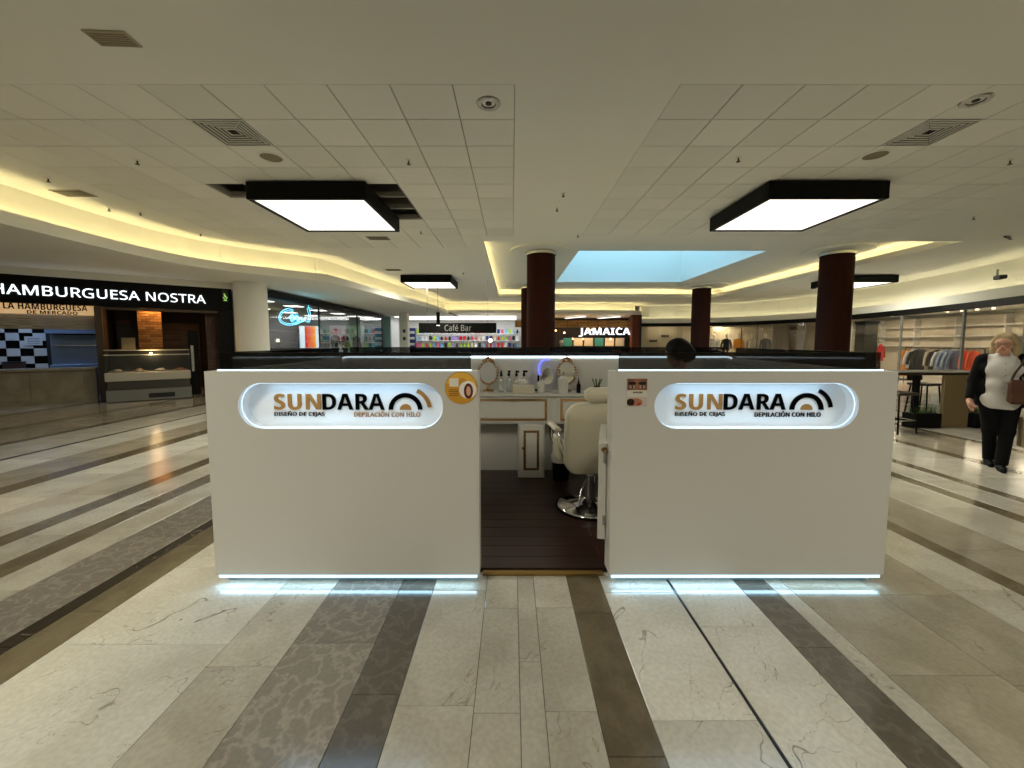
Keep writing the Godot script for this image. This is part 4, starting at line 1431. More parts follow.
# ---------------------------------------------------------------- glazed shop with the neon sign
func build_neon_shop():
	var s = st()
	box(s, Vector3(-14.9, 1.6, -19), Vector3(.2, 3.2, 13))
	box(s, Vector3(-11.4, 1.6, -26.2), Vector3(7, 3.2, .2))
	sbox(s, 4.64, 4.74, 0, 3.2, -4.6, -.75)
	setting("wall_neon_shop", s, M.teal_wall)
	s = st()
	box(s, Vector3(-11.56, 3.12, -19.9), Vector3(6.86, .1, 12.6))
	setting("ceiling_neon_shop", s, M.grey_ceiling)
	var t = thing("glazed_facade", "glass shop front with black head band, blue neon sign behind it", "shop front", Vector3(-8, 0, -18.7))
	s = st()
	box(s, Vector3(0, 3.08, 0), Vector3(.22, .2, 12.2), .01)
	obj("head_band", s, M.black, t)
	for z in [-6.05, 6.0, 2.0, -2.1]:
		s = st()
		box(s, Vector3(0, 1.49, z), Vector3(.06, 2.98, .06), .006)
		obj("mullion", s, M.dark, t)
	for e in [[-4.08, 3.85], [-.05, 4.0], [4.0, 3.9]]:
		s = st()
		box(s, Vector3(0, 1.54, e[0]), Vector3(.012, 2.86, e[1]), .002)
		obj("pane", s, M.shop_glass, t)
	s = st()
	box(s, Vector3(0, .055, 0), Vector3(.1, .11, 12.1), .01)
	obj("sill", s, M.dark, t)
	t = thing("neon_sign", "pale blue neon script sign hanging in the shop window", "neon sign", Vector3(-8.12, 0, -.38))
	var C = [Vector3(0, 2.70, -14.61), Vector3(0, 2.73, -14.25), Vector3(0, 2.60, -13.85), Vector3(0, 2.39, -13.66), Vector3(0, 2.22, -13.76), Vector3(0, 2.14, -14.15), Vector3(0, 2.18, -14.66), Vector3(0, 2.28, -15.1), Vector3(0, 2.36, -15.4), Vector3(0, 2.33, -15.75), Vector3(0, 2.68, -15.85), Vector3(0, 2.98, -15.75), Vector3(0, 3.0, -16.2)]
	var O = [Vector3(0, 2.40, -14.3), Vector3(0, 2.52, -14.45), Vector3(0, 2.46, -14.65), Vector3(0, 2.30, -14.5), Vector3(0, 2.36, -14.38)]
	var O2 = [Vector3(0, 2.36, -14.65), Vector3(0, 2.50, -14.8), Vector3(0, 2.40, -15.0), Vector3(0, 2.27, -14.88), Vector3(0, 2.45, -15.12), Vector3(0, 2.33, -15.3), Vector3(0, 2.50, -15.5)]
	for q in [C, O, O2]:
		s = st()
		tube(s, smooth(q, 5), .014, 6)
		obj("neon_tube", s, M.neon, t)
		s = st()
		tube(s, smooth(q.map(func(p): return Vector3(-.02, 2.42 + (p.y - 2.42) * .80, -14.9 + (p.z + 14.9) * .90)), 5), .011, 6)
		obj("neon_tube", s, M.neon, t)
	omni(t, Vector3(.18, 2.4, -14.8), .3, Color(.35, .85, 1), .3)
	var spots = [[-9.4, -15.2], [-9.4, -17.4], [-9.4, -19.6], [-9.4, -21.8], [-11.6, -16.2], [-11.6, -18.6], [-11.6, -21], [-11.6, -23.4], [-13.4, -19.6], [-9.4, -24]]
	for i in spots.size():
		t = thing("shop_ceiling_light", "square white ceiling light in the neon sign shop, %s from the window" % ORD[i], "light panel", Vector3(spots[i][0], 3.05, spots[i][1]), 0, "ceiling lights of the neon sign shop")
		s = st()
		box(s, Vector3(0, .01, 0), Vector3(.6, .02, .6), .004)
		obj("panel", s, M.shop_light, t)
		area(t, Vector3(0, -.008, 0), Vector2(.58, .58), .9, Color(.9, .97, 1))
	# dark fixtures and displays
	t = thing("wall_shelving", "dark shelving with a lit shelf edge behind the neon sign", "shelving", Vector3(-9.8, 0, -16.8), PI / 2)
	s = st()
	box(s, Vector3(0, 1.3, 0), Vector3(2.6, 2.6, .3), .01)
	obj("carcass", s, mat(Color(.05, .07, .05), .6), t)
	for k in 4:
		s = st()
		box(s, Vector3(0, .5 + .5 * k, .2), Vector3(2.5, .03, .25), .004)
		obj("shelf", s, M.bronze, t)
	t = thing("light_box_poster", "glowing orange and red advertising light box in the shop", "light box", Vector3(-9.0, 0, -17.9), .35)
	s = st()
	box(s, Vector3(0, 1.75, 0), Vector3(.86, 1.0, .12), .01)
	obj("frame", s, M.white, t)
	var pm = print_disc(96, func(u, v): return Color(.75, .10, .06).lerp(Color(1.0, .72, .18), clampf(u * 1.6 - .4, 0, 1)) if u > .25 and u < .8 else Color(.85, .92, .95))
	pm.emission_enabled = true
	pm.emission_texture = pm.albedo_texture
	pm.emission_operator = BaseMaterial3D.EMISSION_OP_MULTIPLY
	pm.emission = Color.WHITE
	pm.emission_energy_multiplier = .9
	s = st()
	card(s, .8, .94, .0)
	obj("screen", s, pm, t, Vector3(0, 1.75, .063))
	for k in 5:
		var cs = [["teal", Color(.15, .50, .48)], ["pale green", Color(.62, .78, .62)], ["white", Color(.85, .88, .86)], ["teal", Color(.20, .55, .55)], ["navy", Color(.10, .14, .30)]][k]
		t = thing("wall_display", "%s display panel number %s along the far shop wall" % [cs[0], ["one", "two", "three", "four", "five"][k]], "display", Vector3(-8.9 - 1.15 * k, 0, -25.9))
		s = st()
		box(s, Vector3(0, 1.5, 0), Vector3(1.05, 2.2, .2), .01)
		obj("panel", s, mat(cs[1], .5), t)
		for j in 3:
			s = st()
			box(s, Vector3(0, .9 + .6 * j, .2), Vector3(1.0, .04, .28), .005)
			obj("shelf", s, M.white, t)
	for e in [[-8.75, -19.9, "dark olive jacket and cap"], [-8.7, -20.9, "long black coat"], [-8.75, -22.6, "grey brown coat"]]:
		mannequin(Vector3(e[0], .42, e[1]), 1.25, [mat(Color(.12, .11, .07), .8), mat(Color(.03, .03, .035), .8), mat(Color(.14, .12, .10), .8)][[-19.9, -20.9, -22.6].find(e[1])], "shop mannequin in a %s behind the glass" % e[2], e[1] == -19.9, .42)

var torso_mesh
var legs_mesh
var coat_mesh
var cap_mesh
func mannequin(at, turn, m, label, cap, plinth):
	if not torso_mesh:
		var s = st()
		loft(s, [[Vector3(0, .86, 0), .15, .10], [Vector3(0, 1.05, 0), .125, .09], [Vector3(0, 1.25, 0), .16, .11], [Vector3(0, 1.38, 0), .17, .09], [Vector3(0, 1.44, 0), .06, .055], [Vector3(0, 1.50, 0), .045, .05], [Vector3(0, 1.54, .01), .06, .075], [Vector3(0, 1.62, .01), .078, .095], [Vector3(0, 1.70, 0), .07, .085], [Vector3(0, 1.75, 0), .03, .04]], 16)
		torso_mesh = mk(s)
		s = st()
		for e in [-1, 1]:
			tube(s, [Vector3(e * .08, .9, 0), Vector3(e * .085, .5, .02), Vector3(e * .09, .08, 0)], .062, 10)
			box(s, Vector3(e * .09, .035, .05), Vector3(.09, .07, .24), .02)
		legs_mesh = mk(s)
		s = st()
		loft(s, [[Vector3(0, .72, 0), .21, .14], [Vector3(0, .9, 0), .19, .135], [Vector3(0, 1.08, 0), .17, .12], [Vector3(0, 1.28, 0), .20, .135], [Vector3(0, 1.39, 0), .19, .105], [Vector3(0, 1.45, 0), .075, .07]], 16)
		for e in [-1, 1]: tube(s, [Vector3(e * .19, 1.38, 0), Vector3(e * .26, 1.1, -.02), Vector3(e * .28, .84, .03)], .055, 10)
		coat_mesh = mk(s)
		s = st()
		loft(s, [[Vector3(0, 1.68, 0), .088, .10], [Vector3(0, 1.73, 0), .088, .10], [Vector3(0, 1.78, 0), .06, .07]], 14)
		box(s, Vector3(0, 1.685, .13), Vector3(.13, .014, .1), .004)
		cap_mesh = mk(s)
	var t = thing("mannequin", label, "mannequin", at - Vector3(0, plinth, 0), turn, "mannequins")
	var q = st()
	box(q, Vector3(0, plinth / 2, 0), Vector3(.6, plinth, .5), .01)
	obj("plinth", q, M.white, t)
	inst("torso", torso_mesh, M.manikin, t, Vector3(0, plinth, 0))
	inst("legs", legs_mesh, M.dark, t, Vector3(0, plinth, 0))
	inst("coat", coat_mesh, m, t, Vector3(0, plinth, 0))
	if cap: inst("cap", cap_mesh, M.dark, t, Vector3(0, plinth, 0))

# ---------------------------------------------------------------- far end
func build_far_shops():
	# bright shop far left with shelves
	var s = st()
	box(s, Vector3(-3.8, 1.65, -31.5), Vector3(9.4, 3.3, .15))
	setting("wall_far_shop", s, M.shop_white)
	s = st()
	box(s, Vector3(-8.4, 1.65, -29.2), Vector3(.15, 3.3, 4.6))
	box(s, Vector3(.75, 1.65, -29.4), Vector3(.15, 3.3, 4.4))
	setting("wall_far_shop_side", s, M.shop_white)
	var t = thing("square_pillar", "pale square pillar in front of the far bright shop", "pillar", Vector3(-6.5, 0, -24.3))
	s = st()
	box(s, Vector3(0, 1.63, 0), Vector3(.5, 3.26, .5), .02)
	obj("shaft", s, M.plaster, t)
	for y in [2.2, 1.75]:
		s = st()
		box(s, Vector3(.05, y, .256), Vector3(.16, .2, .012), .004)
		obj("plate", s, M.bronze, t)
	for k in 3:
		t = thing("far_ceiling_light", "long white light bar in the far bright shop, %s row" % ["front", "middle", "back"][k], "light bar", Vector3(-3.8, 3.22, -27.2 - 1.5 * k))
		s = st()
		box(s, Vector3(0, .01, 0), Vector3(8.2, .03, .22), .005)
		obj("bar", s, M.shop_light, t)
		area(t, Vector3(0, -.01, 0), Vector2(8.2, .2), 6.0, Color(.97, .98, 1))
	var pal = [["pink", Color(.82, .35, .50)], ["white", Color(.88, .88, .88)], ["pale blue", Color(.45, .70, .85)], ["black", Color(.05, .05, .06)], ["lime", Color(.60, .75, .18)], ["lilac", Color(.62, .50, .78)], ["red", Color(.75, .12, .12)], ["cream", Color(.85, .78, .62)], ["navy", Color(.10, .16, .42)]]
	var bx1
	s = st()
	lathe(s, [Vector2(0, 0), Vector2(.075, 0), Vector2(.08, .01), Vector2(.08, .2), Vector2(.04, .25), Vector2(.035, .30), Vector2(0, .31)], 10)
	bx1 = mk(s)
	s = st()
	box(s, Vector3(0, .16, 0), Vector3(.2, .32, .14), .006)
	var bx2 = mk(s)
	var pm = []
	for p in pal: pm.append(mat(p[1], .5))
	for j in 3:
		t = thing("shop_shelf", "long white wall shelf in the far bright shop, %s tier" % ["lowest", "middle", "top"][j], "shelf", Vector3(-3.8, 1.15 + .52 * j, -30.9))
		s = st()
		box(s, Vector3(0, 0, 0), Vector3(8.8, .04, .45), .006)
		obj("board", s, M.shop_white, t)
		s = st()
		for k in 6: box(s, Vector3(-4.2 + 1.68 * k, -.07, -.1), Vector3(.04, .1, .25))
		obj("bracket", s, M.steel, t)
		for i in 30:
			var c = rng.randi() % 9 if rng.randf() < .55 else int(i / 3.5 + j * 2) % 9
			var kind = (int(i / 4.0) + j) % 2
			var o = inst("perfume_bottle" if kind else "product_box", bx1 if kind else bx2, pm[c], self, t.position + Vector3(-4.2 + .29 * i, .02, .05))
			tag(o, "%s %s, number %d from the left on the %s far shop shelf" % [pal[c][0], "bottle" if kind else "box", i + 1, ["lowest", "middle", "top"][j]], "bottle" if kind else "box", "products on the far shop shelves")
	t = thing("blue_display_stand", "tall blue product stand in the far bright shop", "stand", Vector3(-7.1, 0, -27.6), .2)
	s = st()
	box(s, Vector3(0, 1.25, 0), Vector3(.95, 2.5, .4), .02)
	obj("panel", s, mat(Color(.10, .17, .42), .5), t)
	for k in 4:
		s = st()
		box(s, Vector3(.05, 1.0 + .4 * k, .24), Vector3(.7, .16, .1), .01)
		obj("pack", s, M.shop_white, t)
	t = thing("far_counter", "long dark cafe counter under the hanging sign", "counter", Vector3(-3.0, 0, -25.2))
	s = st()
	box(s, Vector3(0, .55, 0), Vector3(7.2, 1.1, .6), .01)
	obj("front", s, M.dark, t)
	s = st()
	box(s, Vector3(0, 1.12, 0), Vector3(7.3, .05, .7), .01)
	obj("worktop", s, M.black_gloss, t)
	# hanging cafe sign
	t = thing("hanging_sign", "black hanging sign with grey cafe lettering", "sign", Vector3(-2.16, 0, -16))
	s = st()
	box(s, Vector3(0, 2.085, 0), Vector3(3.08, .40, .12), .008)
	obj("board", s, M.black, t)
	lettering("lettering", "Café Bar", 1.06, .25, .02, mat(Color(.55, .56, .55), .5), t, Vector3(.02, 2.09, .065), plain_font)
	for x in [-1.2, 1.2]:
		s = st()
		cyl(s, Vector3(x, 2.28, 0), .008, CEIL - 2.28, 6)
		obj("rod", s, M.steel, t)
	t = thing("pendant_lamp", "slim black cylinder pendant lamp in front of the hanging sign", "pendant lamp", Vector3(-2.75, 0, -15.0))
	s = st()
	cyl(s, Vector3(0, 2.15, 0), .07, .48, 16)
	obj("shade", s, M.black, t)
	s = st()
	cyl(s, Vector3(0, 2.63, 0), .006, CEIL - 2.63, 6)
	obj("cord", s, M.black, t)
	s = st()
	cyl(s, Vector3(0, 2.135, 0), .055, .014, 14)
	obj("bulb", s, M.shop_light, t)
	omni(t, Vector3(0, 2.10, 0), .4, Color(1, .95, .85), .05)
	t = thing("spot_lamp", "bright round spot glowing above the kiosk rear glass", "spot lamp", Vector3(-1.35, 0, -25.1))
	s = st()
	lathe(s, [Vector2(0, 1.52), Vector2(.09, 1.56), Vector2(.12, 1.64), Vector2(.09, 1.72), Vector2(0, 1.76)], 16, Transform3D(), false)
	obj("bulb", s, glow(Color(1, .98, .9), 7.0), t)
	omni(t, Vector3(0, 1.64, 0), .8, Color(1, .97, .9), .1)
	s = st()
	cyl(s, Vector3(0, 1.146, 0), .02, .40, 8)
	obj("stem", s, M.dark, t)
	# cafe with the white letters
	s = st()
	box(s, Vector3(4.7, 1.65, -29.6), Vector3(7.6, 3.3, .2))
	setting("wall_cafe", s, mat(Color(.12, .08, .06), .7))
	t = thing("cafe_fascia", "golden brown timber beam with white glowing cafe lettering below", "sign", Vector3(4.2, 0, -26.6))
	s = st()
	box(s, Vector3(-.175, 2.74, -.05), Vector3(7.66, .44, .2), .01)
	obj("beam", s, M.gold_timber, t)
	for k in 12:
		s = st()
		box(s, Vector3(-3.9 + .67 * k, 2.74, .06), Vector3(.03, .40, .03), .004)
		obj("batten", s, M.timber, t)
	lettering("lettering", "JAMAICA", 3.4, .58, .05, M.letter_white, t, Vector3(1.9, 2.18, .12), bold)
	t = thing("brick_pier", "orange brown pier at the right end of the cafe", "pillar", Vector3(8.1, 0, -26.5))
	s = st()
	box(s, Vector3(0, 1.66, 0), Vector3(.5, 3.30, .5), .02)
	obj("shaft", s, mat(Color(.40, .19, .11), .8), t)
	s = st()
	box(s, Vector3(.30, 1.66, .05), Vector3(.1, 3.30, .48), .01)
	obj("edge", s, M.dark, t)
	t = thing("cafe_counter", "cafe back counter with menu panels and cups", "counter", Vector3(4.45, 0, -27.6))
	s = st()
	box(s, Vector3(0, .6, 0), Vector3(6.9, 1.2, .6), .01)
	obj("front", s, M.dark, t)
	for k in 6:
		s = st()
		box(s, Vector3(-.6 + .72 * k, 1.55, -.1), Vector3(.6, .55, .04), .006)
		obj("menu_panel", s, M.menu if k % 3 else M.menu_teal, t)
	for k in 4:
		s = st()
		lathe(s, [Vector2(0, 1.2), Vector2(.10, 1.2), Vector2(.16, 1.5), Vector2(.12, 1.68), Vector2(0, 1.7)], 12, Transform3D(Basis(), Vector3(-3.3 + .75 * k, 0, .0)))
		obj("urn", s, M.steel, t)
	for k in 12:
		var x = 1.1 + .62 * k
		var y = 2.1 + .38 * sin(k * 2.3)
		if k >= 6: y = 2.48 - .1 * (k % 2) if k % 3 else 1.75
		t = thing("cafe_bulb", "warm round hanging cafe bulb, %s from the left" % ORD[k], "bulb", Vector3(x, y, -27.2 - .3 * (k % 3)), 0, "hanging cafe bulbs")
		s = st()
		lathe(s, [Vector2(0, -.07), Vector2(.06, -.035), Vector2(.07, 0), Vector2(.045, .05), Vector2(0, .07)], 10, Transform3D(), false)
		obj("bulb", s, glow(Color(1, .78, .48), 3.5), t)
		if k % 3 == 0: omni(t, Vector3.ZERO, .7, Color(1, .78, .48), .05)
		s = st()
		cyl(s, Vector3(0, .06, 0), .005, 3.26 - y, 5)
		obj("cord", s, M.black, t)
	for k in 3:
		t = thing("cafe_light_bar", "slanted white light bar over the cafe, %s" % ["left one", "middle one", "right one"][k], "light bar", Vector3(2.0 + 2.3 * k, 3.2, -27.5), .5)
		s = st()
		box(s, Vector3(0, .01, 0), Vector3(.14, .03, 2.2), .005)
		obj("bar", s, M.shop_light, t)
		area(t, Vector3(0, -.01, 0), Vector2(.12, 2.2), 1.6, Color(1, .94, .84))

# ---------------------------------------------------------------- clothes shops on the right
func build_right_shops():
	var R = right_curve()
	R = R.slice(0, R.size() - 8)
	var t = thing("curved_glazed_facade", "long curved glass shop front with black band on the right", "shop front", Vector3(15, 0, -18))
	var s = st()
	for i in R.size() - 1:
		var a = R[i]
		var b = R[i + 1]
		var d = b - a
		var B = Basis(Vector3(d.x, 0, d.y).normalized(), Vector3.UP, Vector3(d.x, 0, d.y).normalized().cross(Vector3.UP))
		var c = Vector3((a.x + b.x) / 2, 2.665, (a.y + b.y) / 2) - t.position
		box(s, c, Vector3(d.length() + .02, .215, .10), 0.0, B)
	obj("black_band", s, M.black, t)
	for i in R.size() - 1:
		var a = R[i]
		var b = R[i + 1]
		var d = b - a
		var B = Basis(Vector3(d.x, 0, d.y).normalized(), Vector3.UP, Vector3(d.x, 0, d.y).normalized().cross(Vector3.UP))
		var c = Vector3((a.x + b.x) / 2, 1.30, (a.y + b.y) / 2) - t.position
		s = st()
		box(s, c, Vector3(d.length() - .03, 2.5, .012), .002, B)
		obj("pane", s, M.shop_glass, t)
		if i % 3 == 0 and i > 6:
			s = st()
			box(s, Vector3(a.x, 1.29, a.y) - t.position, Vector3(.07, 2.58, .07), .006, B)
			obj("mullion", s, M.case_grey, t)
	# interior
	s = st()
	box(s, Vector3(19.2, 1.4, -20.5), Vector3(.15, 2.8, 13))
	box(s, Vector3(15.5, 1.4, -28.3), Vector3(8, 2.8, .15))
	setting("wall_clothes_shop", s, M.shop_cream)
	s = st()
	box(s, Vector3(10.0, 1.3, -27.4), Vector3(3.2, 2.6, .15))
	setting("wall_far_right_shop", s, M.shop_beige)
	t = thing("wall_sign_plates", "two small plates on the pale far right shop wall", "sign", Vector3(9.9, 0, -27.3))
	for e in [[.5, 1.95], [-.3, 1.62]]:
		s = st()
		box(s, Vector3(e[0], e[1], 0), Vector3(.55, .16, .03), .005)
		obj("plate", s, M.bronze, t)
	for e in [[13.6, -26.2, 7.0, "over the row of window mannequins"], [17.3, -22.5, 4.0, "behind the right brown column"], [17.2, -18.5, 4.5, "left of the hanging garments"], [17.0, -15.0, 5.0, "over the hanging garments"], [16.6, -12.0, 5.0, "behind the walking woman"], [10.2, -26.9, 1.2, "over the pale far right wall"]]:
		t = thing("track_light", "warm white ceiling track light %s" % e[3], "track light", Vector3(e[0], 2.70, e[1]), PI / 2 if e[0] < 12 else 0.0, "track lights in the clothes shops")
		s = st()
		box(s, Vector3(0, .05, 0), Vector3(.06, .03, 1.9), .004)
		obj("track", s, M.white, t)
		for k in 4:
			s = st()
			cyl(s, Vector3(0, -.02, -.75 + .5 * k), .045, .07, 10)
			obj("spot", s, M.shop_light_warm, t)
		area(t, Vector3(0, -.03, 0), Vector2(.2, 1.8), e[2], Color(1, .93, .80))
	# window with a row of mannequins
	var cs = [["white", Color(.85, .84, .80)], ["black", Color(.05, .05, .05)], ["bright yellow", Color(.88, .55, .04)], ["cream", Color(.80, .76, .66)], ["grey", Color(.40, .39, .37)]]
	for k in 5:
		var p = Vector2(13.05, -25.9).lerp(Vector2(15.1, -23.9), k / 4.0)
		mannequin(Vector3(p.x, .30, p.y), -.6, mat(cs[k][1], .8), "window mannequin in a %s coat behind the right columns" % cs[k][0], false, .30)
	t = thing("window_screen", "pale display screen behind the row of window mannequins", "screen", Vector3(14.4, 0, -25.6), -.75)
	s = st()
	box(s, Vector3(0, 1.3, -.45), Vector3(3.6, 2.5, .06), .01)
	obj("board", s, M.shop_beige, t)
	s = st()
	box(s, Vector3(.1, 1.9, -.38), Vector3(.05, 1.2, .03), .004)
	obj("strap", s, M.dark, t)
	# red banner, dark column, small shelf at the second bay
	t = thing("red_banner", "small red hanging banner beside the right brown column", "banner", Vector3(16.2, 0, -19.9))
	s = st()
	box(s, Vector3(-.1, 2.25, .3), Vector3(.5, .75, .03), .006)
	obj("cloth", s, mat(Color(.80, .06, .06), .7), t)
	s = st()
	cyl(s, Vector3(-.1, 2.6, .3), .008, .2, 6)
	obj("rod", s, M.steel, t)
	t = thing("dark_pillar", "dark grey green square pillar inside the clothes shop", "pillar", Vector3(16.4, 0, -18.6))
	s = st()
	box(s, Vector3(0, 1.2, 0), Vector3(.62, 2.4, .5), .01)
	obj("shaft", s, mat(Color(.09, .11, .10), .5), t)
	s = st()
	box(s, Vector3(0, 2.44, 0), Vector3(.7, .1, .58), .01)
	obj("cap", s, M.black, t)
	t = thing("wall_unit", "pale wall unit with shelf compartments in the clothes shop", "shelving", Vector3(18.8, 0, -17.5), -PI / 2)
	s = st()
	box(s, Vector3(0, 1.3, 0), Vector3(9.0, 2.6, .4), .01)
	obj("back", s, M.shop_cream, t)
	for k in 3:
		s = st()
		box(s, Vector3(0, 1.35 + .42 * k, .3), Vector3(8.8, .04, .32), .006)
		obj("shelf", s, M.white, t)
	for k in 6:
		s = st()
		box(s, Vector3(-4.2 + 1.68 * k, 1.75, .3), Vector3(.05, 1.7, .32), .006)
		obj("upright", s, M.white, t)
	# garments on a rail
	var rail = func(p, turn, L, label):
		var q = thing("clothes_rail", label, "clothes rail", p, turn)
		var z = st()
		tube(z, [Vector3(-L / 2, 1.30, 0), Vector3(L / 2, 1.30, 0)], .016, 8)
		obj("bar", z, M.black, q)
		for e in [-1, 1]:
			z = st()
			tube(z, [Vector3(e * L / 2, 1.30, 0), Vector3(e * L / 2, .02, 0)], .016, 8)
			obj("upright", z, M.black, q)
			z = st()
			box(z, Vector3(e * L / 2, .02, 0), Vector3(.05, .04, .55), .008)
			obj("foot", z, M.black, q)
		return q
	var r1 = rail.call(Vector3(15.75, 0, -14.7), -1.73, 3.2, "black clothes rail with the black, cream, blue and orange garments")
	var garb = [["mustard yellow dress", Color(.85, .50, .04), 1.15, -1.42], ["white shirt", Color(.82, .81, .78), .8, -1.18], ["black jacket", Color(.05, .045, .05), .85, -1.0], ["charcoal jacket", Color(.10, .10, .11), .85, -.80], ["cream trench coat", Color(.72, .66, .54), .95, -.42], ["brown coat", Color(.18, .11, .07), .85, -.12], ["white blouse", Color(.78, .77, .74), .85, .10], ["pale blue shirt", Color(.50, .56, .66), .9, .32], ["light grey blue shirt", Color(.58, .62, .68), .9, .52], ["steel blue shirt", Color(.40, .46, .56), .9, .72], ["orange jumper", Color(.85, .25, .06), .8, .98], ["bright orange jacket", Color(.90, .30, .08), .85, 1.24]]
	for g in garb:
		var p = r1.position + r1.basis * Vector3(g[3], 1.30, 0)
		garment(p, r1.rotation.y + PI / 2 + (.35 if g[0] in ["cream trench coat", "orange jumper", "bright orange jacket"] else -.25), g[1], g[2], "%s hanging on the black clothes rail" % g[0])
	garment(Vector3(16.2, 1.50, -17.6), .5, Color(.72, .10, .06), .8, "red jacket hanging just right of the kiosk glass")
	t = thing("valet_stand", "thin black valet stand carrying the red jacket", "stand", Vector3(16.2, 0, -17.6), .5)
	s = st()
	cyl(s, Vector3(0, 0, -.14), .18, .02, 20)
	obj("base", s, M.black, t)
	s = st()
	tube(s, [Vector3(0, .02, -.14), Vector3(0, 1.48, -.14), Vector3(0, 1.52, -.1), Vector3(0, 1.515, .03)], .012, 8)
	obj("pole", s, M.black, t)

var garment_meshes := {}
func garment(at, turn, c, L, label):
	var t = thing("hanging_garment", label, "garment", at, turn, "garments in the clothes shop")
	var s = st()
	tube(s, [Vector3(0, .015, 0), Vector3(.02, .0, 0), Vector3(.01, -.03, 0), Vector3(0, -.06, 0)], .005, 6)
	tube(s, [Vector3(-.19, -.12, 0), Vector3(0, -.06, 0), Vector3(.19, -.12, 0)], .007, 6)
	obj("hanger", s, M.dark, t)
	if not garment_meshes.has(L):
		s = st()
		loft(s, [[Vector3(0, -L, 0), .25, .07], [Vector3(0, -L * .6, 0), .23, .075], [Vector3(0, -L * .3, 0), .22, .07], [Vector3(0, -.17, 0), .215, .05], [Vector3(0, -.10, 0), .12, .04], [Vector3(0, -.06, 0), .06, .03]], 14)
		for e in [-1, 1]: tube(s, [Vector3(e * .19, -.15, 0), Vector3(e * .28, -.40, .01), Vector3(e * .31, -.66, .02)], .05, 8)
		garment_meshes[L] = mk(s)
	inst("fabric", garment_meshes[L], mat(c, .85), t)

func build_table():
	var t = thing("high_table", "dark high table with a beige end panel near the walking woman", "table", Vector3(7.55, 0, -7.1))
	var s = st()
	box(s, Vector3(-.05, .955, -.25), Vector3(2.1, .05, .75), .008)
	obj("top", s, M.table_top, t)
	s = st()
	box(s, Vector3(.26, .47, .10), Vector3(.46, .92, .06), .006)
	obj("panel", s, M.tan_panel, t)
	for e in [[-.40, .06], [.95, .06], [-.90, -.55], [.95, -.55]]:
		s = st()
		box(s, Vector3(e[0], .465, e[1]), Vector3(.09, .93, .07), .006)
		obj("leg", s, M.black, t)
	s = st()
	box(s, Vector3(0, .10, -.25), Vector3(1.9, .06, .06), .006)
	obj("stretcher", s, M.black, t)
	for e in [[-.26, "left"], [.78, "right"]]:
		var p = thing("planter", "black trough of green grass at the %s side of the high table panel" % e[1], "planter", Vector3(7.55 + e[0], 0, -7.16 + .12), 0, "planters under the high table")
		s = st()
		box(s, Vector3(0, .13, 0), Vector3(.50 if e[0] < 0 else .42, .26, .22), .01)
		obj("trough", s, M.black, p)
		s = st()
		for i in 60:
			var x = rng.randf_range(-.22, .22) if e[0] < 0 else rng.randf_range(-.18, .18)
			var z = rng.randf_range(-.08, .08)
			var h = rng.randf_range(.10, .22)
			var d = Vector3(rng.randf_range(-.08, .08), 0, rng.randf_range(-.06, .06))
			var w = .008
			cface(s, [Vector3(x - w, .24, z), Vector3(x + w, .24, z), Vector3(x + d.x, .24 + h, z + d.z)], Vector3(x, .2, z - 1))
		var g = obj("grass", s, M.green, p)
		g.set_meta("kind", "stuff")
	for e in [[6.45, -6.66, "dark bar stool with brown seat at the left end of the high table"], [8.4, -8.1, "dark bar stool behind the high table"]]:
		var q = thing("bar_stool", e[2], "stool", Vector3(e[0], 0, e[1]), .2, "bar stools at the high table")
		s = st()
		box(s, Vector3(0, .66, 0), Vector3(.40, .05, .38), .016)
		obj("seat", s, M.table_top, q)
		s = st()
		box(s, Vector3(0, .84, -.19), Vector3(.40, .24, .03), .012, Basis(Vector3(1, 0, 0), -.12))
		obj("backrest", s, M.black, q)
		for a in [-1, 1]:
			for b in [-1, 1]:
				s = st()
				tube(s, [Vector3(a * .15, .65, b * .14), Vector3(a * .20, .0, b * .19)], .014, 8)
				obj("leg", s, M.black, q)
		s = st()
		for a in [-1, 1]:
			tube(s, [Vector3(a * .188, .22, -.178), Vector3(a * .188, .22, .178)], .009, 6)
			tube(s, [Vector3(-.188, .22, a * .178), Vector3(.188, .22, a * .178)], .009, 6)
		obj("footrest", s, M.steel, q)

func hand(w: Vector3, dir: Vector3, side: Vector3, thumb: Vector3, curl):
	# palm and five fingers from the wrist w
	var b = []
	var n = dir.cross(side).normalized()
	if n.dot(thumb) < 0: n = n
	b.append([w, w + dir * .03, .022, .026])
	for k in 4:
		var root = w + dir * .035 + side * (-.026 + .0173 * k)
		b.append([w + side * (-.012 + .008 * k), root + dir * .035, .016, .0125])
		var L = [.062, .072, .068, .052][k]
		var p1 = root + dir * (.035 + L * .45) + n * curl * L * .25
		var p2 = p1 + (dir * (1 - curl * .6) + n * curl).normalized() * L * .35
		var p3 = p2 + (dir * (1 - curl * 1.1) + n * curl * 1.3).normalized() * L * .3
		b.append([root + dir * .03, p1, .0095, .009])
		b.append([p1, p2, .009, .008])
		b.append([p2, p3, .008, .007])
	var t1 = w + dir * .02 - side * .028
	var t2 = t1 + (dir * .6 - side * .6 + thumb * .4).normalized() * .035
	var t3 = t2 + (dir * .9 - side * .1 + thumb * .3).normalized() * .028
	b.append([w - side * .008, t1, .016, .014])
	b.append([t1, t2, .013, .011])
	b.append([t2, t3, .011, .008])
	return b

